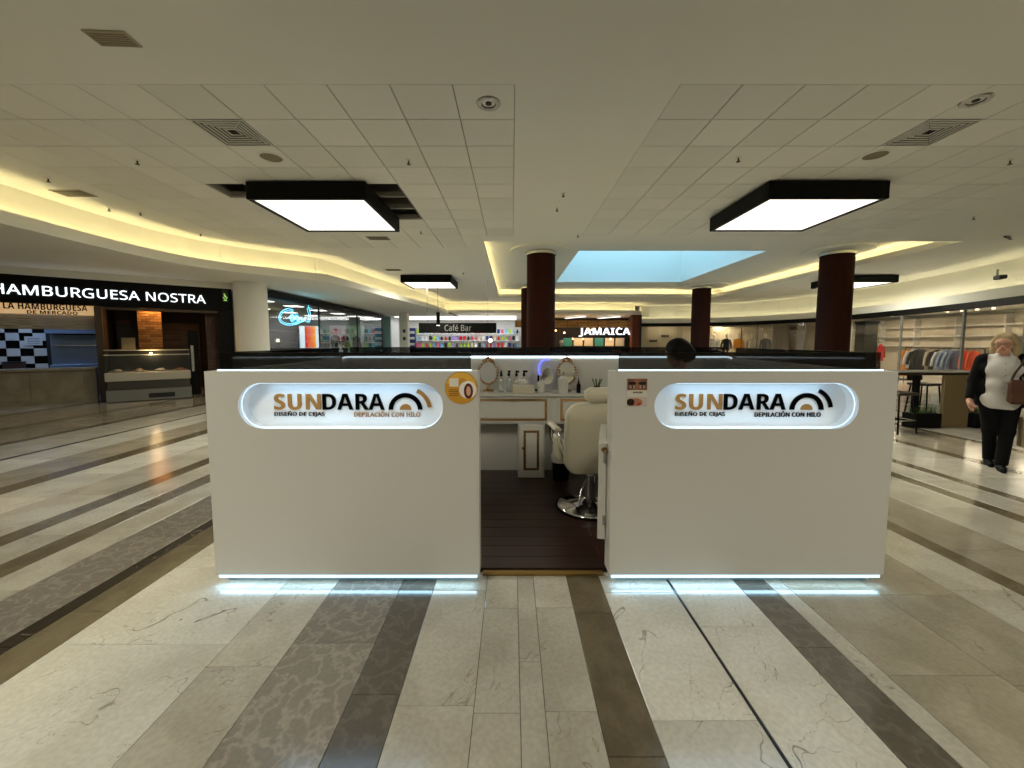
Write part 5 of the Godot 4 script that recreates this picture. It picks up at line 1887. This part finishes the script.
func head_bones(c: Vector3, look: Basis):
	# c: centre of the head; look: x to the person's left, z forward
	var P = func(x, y, z): return c + look * Vector3(x, y, z)
	return [[P.call(0, .03, -.015), P.call(0, .035, .01), .083, .082], [P.call(0, -.02, .015), P.call(0, -.055, .035), .062, .045], [P.call(-.03, -.075, .045), P.call(.03, -.075, .045), .025, .025], [P.call(0, -.09, .055), P.call(0, -.085, .06), .022, .022],
		[P.call(0, .008, .080), P.call(0, -.026, .096), .008, .011], [P.call(-.010, -.030, .086), P.call(.010, -.030, .086), .008, .008], [P.call(-.04, -.01, .06), P.call(-.045, -.02, .05), .026, .024], [P.call(.04, -.01, .06), P.call(.045, -.02, .05), .026, .024],
		[P.call(-.045, .03, .068), P.call(.045, .03, .068), .018, .018], [P.call(-.02, -.058, .083), P.call(.02, -.058, .083), .011, .011], [P.call(-.083, .005, -.005), P.call(-.086, -.02, -.002), .016, .010], [P.call(.083, .005, -.005), P.call(.086, -.02, -.002), .016, .010]]

func face_parts(c, look, parent, lips):
	var s
	for e in [-1, 1]:
		s = st()
		lathe(s, [Vector2(0, -.008), Vector2(.010, -.003), Vector2(.010, .003), Vector2(0, .008)], 8, Transform3D(look, c + look * Vector3(e * .034, .008, .078)), false)
		obj("eye", s, M.dark, parent)
	s = st()
	tube(s, [c + look * Vector3(-.024, -.057, .094), c + look * Vector3(0, -.055, .101), c + look * Vector3(.024, -.057, .094)], .006, 6)
	obj("lips", s, lips, parent)
	for e in [-1, 1]:
		s = st()
		tube(s, [c + look * Vector3(e * .016, .032, .089), c + look * Vector3(e * .034, .038, .086), c + look * Vector3(e * .052, .032, .074)], .004, 5)
		obj("eyebrow", s, mat(Color(.30, .22, .14), .8), parent)

func build_woman():
	var t = thing("person", "walking woman in white shirt, black cardigan and dark trousers with shoulder bag", "person", Vector3(5.80, 0, -4.72), -.72)
	var look = Basis(Vector3.UP, -.35)
	var hc = Vector3(0, 1.475, .02)
	var RS = Vector3(-.165, 1.30, -.01)
	var RE = Vector3(-.215, 1.04, -.03)
	var RW = Vector3(-.25, .82, .07)
	var LS = Vector3(.165, 1.30, -.01)
	var LE = Vector3(.245, 1.04, -.05)
	var LW = Vector3(.27, .80, .04)
	var body = [[Vector3(-.07, .86, 0), Vector3(.07, .86, 0), .10, .10], [Vector3(-.05, 1.0, 0), Vector3(.05, 1.0, 0), .10, .10], [Vector3(-.08, 1.2, 0), Vector3(.08, 1.2, 0), .095, .095], [Vector3(-.13, 1.30, -.01), Vector3(.13, 1.30, -.01), .05, .05],
		[Vector3(0, 1.0, 0), Vector3(0, 1.25, 0), .10, .09], [Vector3(0, 1.30, -.01), Vector3(0, 1.42, .005), .052, .048],
		[Vector3(-.09, .84, 0), Vector3(-.06, .46, .02), .075, .052], [Vector3(-.06, .46, .02), Vector3(-.02, .09, -.13), .048, .034], [Vector3(.09, .84, 0), Vector3(.065, .46, .07), .075, .052], [Vector3(.065, .46, .07), Vector3(.035, .09, .12), .048, .034],
		[RS, RE, .048, .038], [RE, RW, .036, .025], [LS, LE, .048, .038], [LE, LW, .036, .025]]
	var B = t
	skin("body", [figure(body, .014, .04), figure(head_bones(hc, look), .006, .02), figure(hand(RW, Vector3(-.03, -.98, .2).normalized(), Vector3(0, .2, -.98), Vector3(.3, 0, .9), .5), .0045, .008), figure(hand(LW, Vector3(.03, -.98, .15).normalized(), Vector3(0, .15, -.98), Vector3(-.3, 0, .9), .8), .0045, .008)], M.skin, B)
	face_parts(hc, look, t, mat(Color(.62, .30, .27), .6))
	var H = func(x, y, z): return hc + look * Vector3(x, y, z)
	skin("hair", [figure([[H.call(0, .055, -.02), H.call(0, .055, -.01), .094, .093], [H.call(-.075, .03, -.02), H.call(-.085, -.10, -.01), .044, .032], [H.call(.075, .03, -.02), H.call(.085, -.10, -.01), .044, .032], [H.call(-.05, 0, -.07), H.call(-.06, -.12, -.06), .055, .05], [H.call(.05, 0, -.07), H.call(.06, -.12, -.06), .055, .05], [H.call(-.05, .10, .045), H.call(-.088, .02, .035), .024, .018], [H.call(.05, .10, .045), H.call(.088, .02, .035), .024, .018]], .008, .03)], M.blonde, t)
	# glasses
	var s = st()
	for e in [-1, 1]:
		tube(s, range(12).map(func(i): return H.call(e * .034 + cos(TAU * i / 12) * .024, .005 + sin(TAU * i / 12) * .019, .098)), .002, 5, true)
		tube(s, [H.call(e * .058, .008, .096), H.call(e * .088, .008, .0)], .002, 5)
	tube(s, [H.call(-.010, .008, .1), H.call(.010, .008, .1)], .002, 5)
	obj("glasses", s, M.dark, t)
	skin("shirt", [figure([[Vector3(-.06, .84, .01), Vector3(.06, .84, .01), .116, .116], [Vector3(-.05, 1.0, .01), Vector3(.05, 1.0, .01), .112, .112], [Vector3(-.065, 1.2, .015), Vector3(.065, 1.2, .015), .108, .108], [Vector3(-.06, 1.18, .06), Vector3(.06, 1.18, .06), .075, .075], [Vector3(-.12, 1.30, -.01), Vector3(.12, 1.30, -.01), .062, .062], [Vector3(-.03, 1.36, .03), Vector3(.03, 1.36, .03), .04, .04], [Vector3(0, .95, 0), Vector3(0, 1.25, 0), .115, .105], [Vector3(-.05, .79, .03), Vector3(.05, .76, .03), .092, .092]], .011, .04, [[Vector3(0, .60, 0), Vector3(.5, .12, .5)], [Vector3(0, 1.46, .10), Vector3(.035, .12, .08)]])], M.shirt, t)
	s = st()
	for k in 6:
		s = st()
		lathe(s, [Vector2(0, -.004), Vector2(.007, 0), Vector2(0, .004)], 6, Transform3D(Basis(Vector3(1, 0, 0), PI / 2), Vector3(0, 1.26 - .07 * k, [.125, .142, .147, .146, .142, .142][k])), false)
		obj("button", s, M.shutter, t)
	var jack = [[Vector3(-.085, .80, -.03), Vector3(.085, .80, -.03), .118, .118], [Vector3(-.08, .9, -.02), Vector3(.08, .9, -.02), .115, .115], [Vector3(-.07, 1.0, -.01), Vector3(.07, 1.0, -.01), .116, .116], [Vector3(-.08, 1.2, 0), Vector3(.08, 1.2, 0), .114, .114], [Vector3(-.13, 1.31, -.01), Vector3(.13, 1.31, -.01), .064, .064], [Vector3(0, .95, -.02), Vector3(0, 1.25, -.02), .11, .11], [RS, RE, .058, .050], [RE, RE.lerp(RW, .88), .048, .040], [LS, LE, .058, .050], [LE, LE.lerp(LW, .88), .048, .040]]
	skin("cardigan", [figure(jack, .011, .03, [[Vector3(-.015, 1.0, .22), Vector3(.11, .6, .24)], [Vector3(0, .6, 0), Vector3(.22, .14, .5)], [Vector3(0, 1.42, .05), Vector3(.075, .1, .1)]])], M.cardigan, t)
	skin("trousers", [figure([[Vector3(-.07, .86, 0), Vector3(.07, .86, 0), .108, .108], [Vector3(-.09, .82, 0), Vector3(-.06, .46, .02), .088, .064], [Vector3(-.06, .46, .02), Vector3(-.02, .08, -.13), .062, .056], [Vector3(.09, .82, 0), Vector3(.065, .46, .07), .088, .064], [Vector3(.065, .46, .07), Vector3(.035, .08, .12), .062, .056]], .012, .03, [[Vector3(0, -.02, 0), Vector3(.5, .09, .5)]])], M.navy, t)
	for e in [[Vector3(-.02, 0, -.13), -.1], [Vector3(.035, 0, .12), .1]]:
		skin("shoe", [figure([[e[0] + Vector3(0, .035, -.05), e[0] + Vector3(0, .035, .05), .038, .04], [e[0] + Vector3(0, .032, .05), e[0] + Vector3(0, .026, .13), .038, .028], [e[0] + Vector3(0, .05, -.03), e[0] + Vector3(0, .085, -.02), .038, .036]], .008, .02, [[e[0] + Vector3(0, -.1, 0), Vector3(.2, .1, .3)]])], M.black, t)
	var X = t.transform
	# brown shoulder bag
	var bag = thing("shoulder_bag", "brown leather shoulder bag carried at the woman's hip", "bag", X * Vector3(.20, .80, .19), -.72)
	s = st()
	box(s, Vector3(0, .14, 0), Vector3(.36, .28, .10), .03)
	obj("body", s, M.bag, bag)
	s = st()
	box(s, Vector3(0, .20, .052), Vector3(.34, .15, .012), .005)
	obj("flap", s, M.bag, bag)
	s = st()
	tube(s, smooth([Vector3(-.16, .26, 0), Vector3(-.14, .36, .02), Vector3(-.09, .47, .0), Vector3(-.05, .56, -.10), Vector3(-.03, .585, -.19), Vector3(0, .5, -.31), Vector3(.12, .34, -.24), Vector3(.17, .26, -.02)], 4), .012, 6)
	obj("strap", s, M.strap, bag)
	bag = thing("paper_bag", "beige paper carrier bag hanging from the woman's left hand", "bag", X * Vector3(.31, .30, .04), -.6)
	s = st()
	box(s, Vector3(0, .17, 0), Vector3(.30, .34, .12), .006)
	obj("body", s, M.paper, bag)
	s = st()
	for z in [-.05, .05]: tube(s, [Vector3(-.07, .33, z), Vector3(-.045, .40, z * .7), Vector3(-.015, .445, z * .2), Vector3(.015, .445, z * .2), Vector3(.045, .40, z * .7), Vector3(.07, .33, z)], .004, 5)
	obj("handles", s, M.strap, bag)

func build_worker():
	var t = thing("person", "seated person with dark hair behind the right kiosk counter", "person", Vector3(1.55, .022, -3.62), -2.3)
	var hc = Vector3(0, 1.375, .05)
	var look = Basis(Vector3(1, 0, 0), .3)
	var bones = [[Vector3(-.08, .70, 0), Vector3(.08, .70, 0), .10, .10], [Vector3(0, .72, 0), Vector3(0, 1.12, .0), .11, .10], [Vector3(-.14, 1.17, 0), Vector3(.14, 1.17, 0), .055, .055], [Vector3(0, 1.15, 0), Vector3(0, 1.30, .02), .05, .045],
		[Vector3(-.09, .68, 0), Vector3(-.11, .64, .40), .078, .06], [Vector3(-.11, .64, .40), Vector3(-.11, .22, .36), .055, .04], [Vector3(-.11, .22, .36), Vector3(-.11, .19, .48), .04, .03], [Vector3(.09, .68, 0), Vector3(.11, .64, .40), .078, .06], [Vector3(.11, .64, .40), Vector3(.11, .22, .36), .055, .04], [Vector3(.11, .22, .36), Vector3(.11, .19, .48), .04, .03]]
	var g = []
	for e in [-1, 1]:
		var S = Vector3(e * .17, 1.17, 0)
		var E = Vector3(e * .22, .93, .08)
		var W = Vector3(e * .12, .88, .30)
		bones.append([S, E, .045, .036])
		bones.append([E, W, .034, .025])
		g.append(figure(hand(W, Vector3(-e * .3, -.1, .95).normalized(), Vector3(e, 0, .3).normalized(), Vector3(0, .3, .9), .5), .005, .008))
	skin("body", [figure(bones, .014, .04), figure(head_bones(hc, look), .007, .02)] + g, M.skin, t)
	face_parts(hc, look, t, mat(Color(.55, .25, .22), .6))
	var H = func(x, y, z): return hc + look * Vector3(x, y, z)
	skin("hair", [figure([[H.call(0, .05, -.02), H.call(0, .05, .0), .095, .094], [H.call(-.075, .03, -.01), H.call(-.08, -.03, -.02), .04, .03], [H.call(.075, .03, -.01), H.call(.08, -.03, -.02), .04, .03], [H.call(0, .02, -.08), H.call(0, -.05, -.07), .06, .05], [H.call(.01, -.02, -.115), H.call(.01, -.05, -.115), .042, .036]], .008, .03)], M.hair_dark, t)
	skin("tunic", [figure([[Vector3(-.09, .70, 0), Vector3(.09, .70, 0), .13, .13], [Vector3(0, .72, 0), Vector3(0, 1.12, .0), .135, .12], [Vector3(-.14, 1.17, 0), Vector3(.14, 1.17, 0), .068, .068], [Vector3(-.17, 1.17, 0), Vector3(-.22, .93, .08), .06, .05], [Vector3(.17, 1.17, 0), Vector3(.22, .93, .08), .06, .05]], .014, .03)], M.cardigan, t)
	skin("trousers", [figure([[Vector3(-.09, .68, 0), Vector3(-.11, .64, .40), .095, .075], [Vector3(-.11, .64, .40), Vector3(-.11, .26, .36), .07, .055], [Vector3(.09, .68, 0), Vector3(.11, .64, .40), .095, .075], [Vector3(.11, .64, .40), Vector3(.11, .26, .36), .07, .055]], .014, .03)], M.navy, t)
	var q = thing("round_stool", "round cream stool under the seated person", "stool", Vector3(1.55, .022, -3.62))
	var s = st()
	lathe(s, [Vector2(0, .52), Vector2(.17, .52), Vector2(.18, .54), Vector2(.18, .575), Vector2(.16, .59), Vector2(0, .59)], 24)
	obj("seat", s, M.leather, q)
	s = st()
	cyl(s, Vector3(0, .03, 0), .025, .5, 14)
	obj("pole", s, M.chrome, q)
	s = st()
	lathe(s, [Vector2(0, 0), Vector2(.2, 0), Vector2(.2, .015), Vector2(.03, .05), Vector2(0, .05)], 24)
	obj("base", s, M.chrome, q)

func build_fittings():
	var s
	var t
	for e in [[-3.27, -4.9, "left"], [4.9, -4.9, "right"]]:
		t = thing("air_diffuser", "square louvred air diffuser in the %s tile ceiling" % e[1 + 1], "air vent", Vector3(e[0], CEIL, e[1]))
		for k in 6:
			var w = .60 - .09 * k
			s = st()
			for q in [Vector2(1, 0), Vector2(-1, 0), Vector2(0, 1), Vector2(0, -1)]:
				var c = Vector3(q.x * (w / 2 - .012), -.003 + .004 * k, q.y * (w / 2 - .012))
				box(s, c, Vector3(.016 if q.x else w, .006, w if q.x else .016))
			obj("louvre" if k else "frame", s, M.tile, t)
	for e in [[-3.19, -5.5, "left"], [4.76, -5.44, "right"]]:
		t = thing("ceiling_speaker", "round beige ceiling speaker beside the %s air diffuser" % e[2], "speaker", Vector3(e[0], CEIL, e[1]))
		s = st()
		lathe(s, [Vector2(.0, -.006), Vector2(.12, -.006), Vector2(.135, -.002), Vector2(.14, .004)], 28)
		obj("grille", s, mat(Color(.55, .51, .42), .8), t)
		s = st()
		lathe(s, [Vector2(.135, -.009), Vector2(.155, -.008), Vector2(.16, .004)], 28)
		obj("ring", s, M.tile, t)
	for e in [[-.24, -4.3, "in the last tile column left of the plain ceiling strip"], [4.7, -4.25, "near the right air diffuser"]]:
		t = thing("downlight", "round chrome recessed downlight %s" % e[2], "downlight", Vector3(e[0], CEIL, e[1]))
		s = st()
		lathe(s, [Vector2(.075, -.012), Vector2(.12, -.014), Vector2(.13, .004)], 28)
		obj("rim", s, M.steel, t)
		s = st()
		lathe(s, [Vector2(.075, -.012), Vector2(.065, .006), Vector2(.0, .008)], 24)
		obj("reflector", s, M.bronze, t)
		s = st()
		lathe(s, [Vector2(0, -.02), Vector2(.03, -.012), Vector2(.034, .006)], 16)
		obj("bulb", s, M.dark, t)
	t = thing("ceiling_hatch", "small tan ventilation grille in the plain ceiling overhead", "air vent", Vector3(-3.22, CEIL, -3.42), .05)
	s = st()
	box(s, Vector3(0, -.006, 0), Vector3(.33, .014, .17), .004)
	obj("frame", s, mat(Color(.72, .68, .58), .7), t)
	for k in 6:
		s = st()
		box(s, Vector3(0, -.014, -.06 + .024 * k), Vector3(.29, .006, .012))
		obj("slat", s, mat(Color(.58, .54, .45), .7), t)
	# sprinklers
	var sp = [[-5.04, -5.58, "above the left shops, nearest the air diffuser"], [-1.39, -5.58, "in the tiles left of the plain strip"], [3.0, -5.5, "in the right tiles beside the plain strip"], [6.7, -5.58, "at the right edge of the tiles"], [-6.92, -6.17, "by the left cove, nearest"], [-7.35, -7.5, "by the left cove, second"], [-6.99, -7.73, "by the left cove, third"], [-7.0, -9.2, "by the left cove, farthest"], [.82, -7.5, "in the plain strip, farther one"], [.84, -6.77, "in the plain strip, nearer one"], [9.0, -8.0, "beyond the right lamp"], [-2.0, -9.0, "behind the left lamp"], [1.5, -9.3, "near the recess edge"], [-1.7, -14.2, "beside the small far lamp"]]
	for e in sp:
		t = thing("sprinkler", "small bronze ceiling sprinkler %s" % e[2], "sprinkler", Vector3(e[0], CEIL, e[1]), 0, "ceiling sprinklers")
		s = st()
		lathe(s, [Vector2(0, -.012), Vector2(.03, -.010), Vector2(.035, .004)], 16)
		obj("rose", s, M.tile, t)
		s = st()
		cyl(s, Vector3(0, -.055, 0), .010, .05, 8)
		lathe(s, [Vector2(0, -.062), Vector2(.026, -.06), Vector2(.026, -.054), Vector2(0, -.054)], 12)
		obj("head", s, M.bronze, t)
	for e in [[-7.2, -6.77, "above the left cove"], [-3.14, -9.6, "behind the left lamp"], [-4.0, -13.7, "in front of the small far lamp"]]:
		t = thing("slot_vent", "narrow slotted air vent %s" % e[2], "air vent", Vector3(e[0], CEIL, e[1]))
		s = st()
		box(s, Vector3(0, -.004, 0), Vector3(.5, .012, .30), .003)
		obj("frame", s, mat(Color(.60, .57, .48), .7), t)
		for k in 4:
			s = st()
			box(s, Vector3(0, -.012, -.1 + .065 * k), Vector3(.44, .006, .03))
			obj("slot", s, M.bronze, t)
	t = thing("security_camera", "small dark security camera on the right bulkhead", "camera", Vector3(13.5, 3.3, -11.3), -.4)
	s = st()
	box(s, Vector3(0, 0, .12), Vector3(.16, .11, .28), .02)
	obj("body", s, M.dark, t)
	s = st()
	cyl(s, Vector3(0, .04, .0), .03, .2, 10)
	obj("bracket", s, M.white, t)
	t = thing("hanging_fan_sensor", "dark wall bracket sensor at the top right of the ceiling", "sensor", Vector3(11.4, CEIL, -9.4), .5)
	s = st()
	box(s, Vector3(0, -.05, 0), Vector3(.5, .03, .05), .008)
	obj("arm", s, M.dark, t)
	s = st()
	cyl(s, Vector3(.1, -.05, 0), .02, .05, 8)
	obj("mount", s, M.dark, t)


func _ready():
	rng.seed = 20
	var cam := Camera3D.new()
	cam.name = "camera"
	cam.position = Vector3(0, 1.5, 0)
	cam.rotation.x = deg_to_rad(-4.33)
	cam.projection = Camera3D.PROJECTION_FRUSTUM
	cam.near = .05
	cam.far = 200
	cam.size = 768.0 / 400.0 * .05
	cam.frustum_offset = Vector2(0, -11.0 / 400.0 * .05)
	add_child(cam)
	cam.current = true
	var we := WorldEnvironment.new()
	we.name = "environment"
	var env := Environment.new()
	env.background_mode = Environment.BG_SKY
	var sky := Sky.new()
	var sm := ProceduralSkyMaterial.new()
	sm.sky_top_color = Color(.44, .64, .76)
	sm.sky_horizon_color = Color(.66, .80, .84)
	sm.ground_horizon_color = Color(.55, .70, .76)
	sm.ground_bottom_color = Color(.3, .3, .3)
	sm.sky_energy_multiplier = 2.0
	sky.sky_material = sm
	env.sky = sky
	env.tonemap_mode = Environment.TONE_MAPPER_LINEAR
	env.tonemap_exposure = 1.0
	env.sdfgi_enabled = true
	env.ssao_enabled = true
	env.ssil_enabled = true
	we.environment = env
	add_child(we)
	bold.font_names = PackedStringArray(["Droid Sans"])
	bold.font_weight = 700
	plain_font.font_names = PackedStringArray(["Droid Sans"])
	make_materials()
	M.wood = [grain(5, Color(.24, .125, .085), Color(.18, .09, .06), Vector3(.5, .5, .5), .35), grain(6, Color(.26, .14, .095), Color(.20, .10, .07), Vector3(.5, .5, .5), .35), grain(8, Color(.22, .115, .08), Color(.165, .082, .056), Vector3(.5, .5, .5), .35)]
	M.timber = grain(9, Color(.34, .22, .12), Color(.26, .16, .085), Vector3(.6, .6, .6), .5)
	M.gold_timber = grain(10, Color(.75, .54, .27), Color(.60, .41, .19), Vector3(.5, .5, .5), .5)
	M.stone = marble(91, Color(.60, .56, .48), Color(.52, .48, .40), Color(.36, .32, .26), .012, .5, .9, 1.2, .35)
	M.stone.uv1_triplanar = true
	M.stone.uv1_scale = Vector3(.5, .5, .5)
	M.brown_wall = mat(Color(.20, .13, .08), .7)
	M.shutter = mat(Color(.66, .62, .52), .5)
	M.kitchen_steel = mat(Color(.45, .52, .62), .35, .7)
	M.case_grey = mat(Color(.50, .50, .48), .4, .3)
	M.case_white = mat(Color(.72, .70, .64), .4)
	M.bright_rail = mat(Color(.85, .84, .80), .2, .6)
	M.teal_wall = mat(Color(.50, .62, .60), .8)
	M.grey_ceiling = mat(Color(.42, .43, .42), .8)
	M.neon = glow(Color(.32, .85, 1.0), 2.2)
	M.shop_light = glow(Color(1, 1, .97), 2.2)
	M.shop_light_warm = glow(Color(1, .90, .72), 3.0)
	M.manikin = mat(Color(.82, .78, .72), .5)
	M.shop_white = mat(Color(.85, .85, .84), .6)
	M.shop_cream = mat(Color(.80, .76, .68), .7)
	M.shop_beige = mat(Color(.66, .62, .52), .7)
	M.menu = mat(Color(.80, .76, .70), .6)
	M.menu_teal = mat(Color(.25, .60, .58), .6)
	M.bottle_clear = glass(Color(.75, .78, .76, .35), .05)
	M.green = mat(Color(.22, .36, .08), .7)
	M.table_top = grain(12, Color(.16, .12, .09), Color(.12, .09, .07), Vector3(.6, .6, .6), .4)
	M.tan_panel = mat(Color(.48, .41, .29), .6)
	M.skin = mat(Color(.78, .60, .51), .6)
	M.blonde = mat(Color(.66, .58, .44), .7)
	M.hair_dark = mat(Color(.022, .018, .017), .75)
	M.shirt = mat(Color(.82, .81, .80), .8)
	M.cardigan = mat(Color(.03, .03, .035), .85)
	M.navy = mat(Color(.02, .023, .036), .8)
	M.bag = mat(Color(.30, .16, .08), .5)
	M.strap = mat(Color(.22, .13, .07), .6)
	M.paper = mat(Color(.60, .52, .40), .8)
	build_floor()
	build_ceiling()
	build_shell()
	for e in [[-3.12, -7.15, "large black framed square lamp on the left tile ceiling"], [4.78, -7.12, "large black framed square lamp on the right tile ceiling"], [-3.1, -15.5, "small far square lamp left of the ceiling recess"], [13.0, -15.5, "far square lamp behind the right brown column"], [-3.12, 1.2, "square lamp above and behind the viewer on the left"], [4.78, 1.2, "square lamp above and behind the viewer on the right"]]:
		lamp(e[0], e[1], e[2])
	column(.90, -12.6, .44, 4.35, M.column, "dark brown round column in the middle behind the kiosk", .95)
	column(10.05, -12.6, .44, 4.35, M.column, "dark brown round column on the right with silver collar", .9)
	column(.90, -20.3, .44, 4.35, M.column, "farther brown column mostly hidden behind the middle one", 1.2)
	column(9.5, -20.3, .44, 4.35, M.column, "small far brown column right of the skylight", 1.2)
	column(-7.75, -12.0, .43, 3.26, M.plaster, "pale round column between the burger shop and the neon sign shop", 0.0)
	build_burger_shop()
	build_neon_shop()
	build_far_shops()
	build_right_shops()
	build_kiosk()
	build_table()
	build_woman()
	build_worker()
	build_fittings()
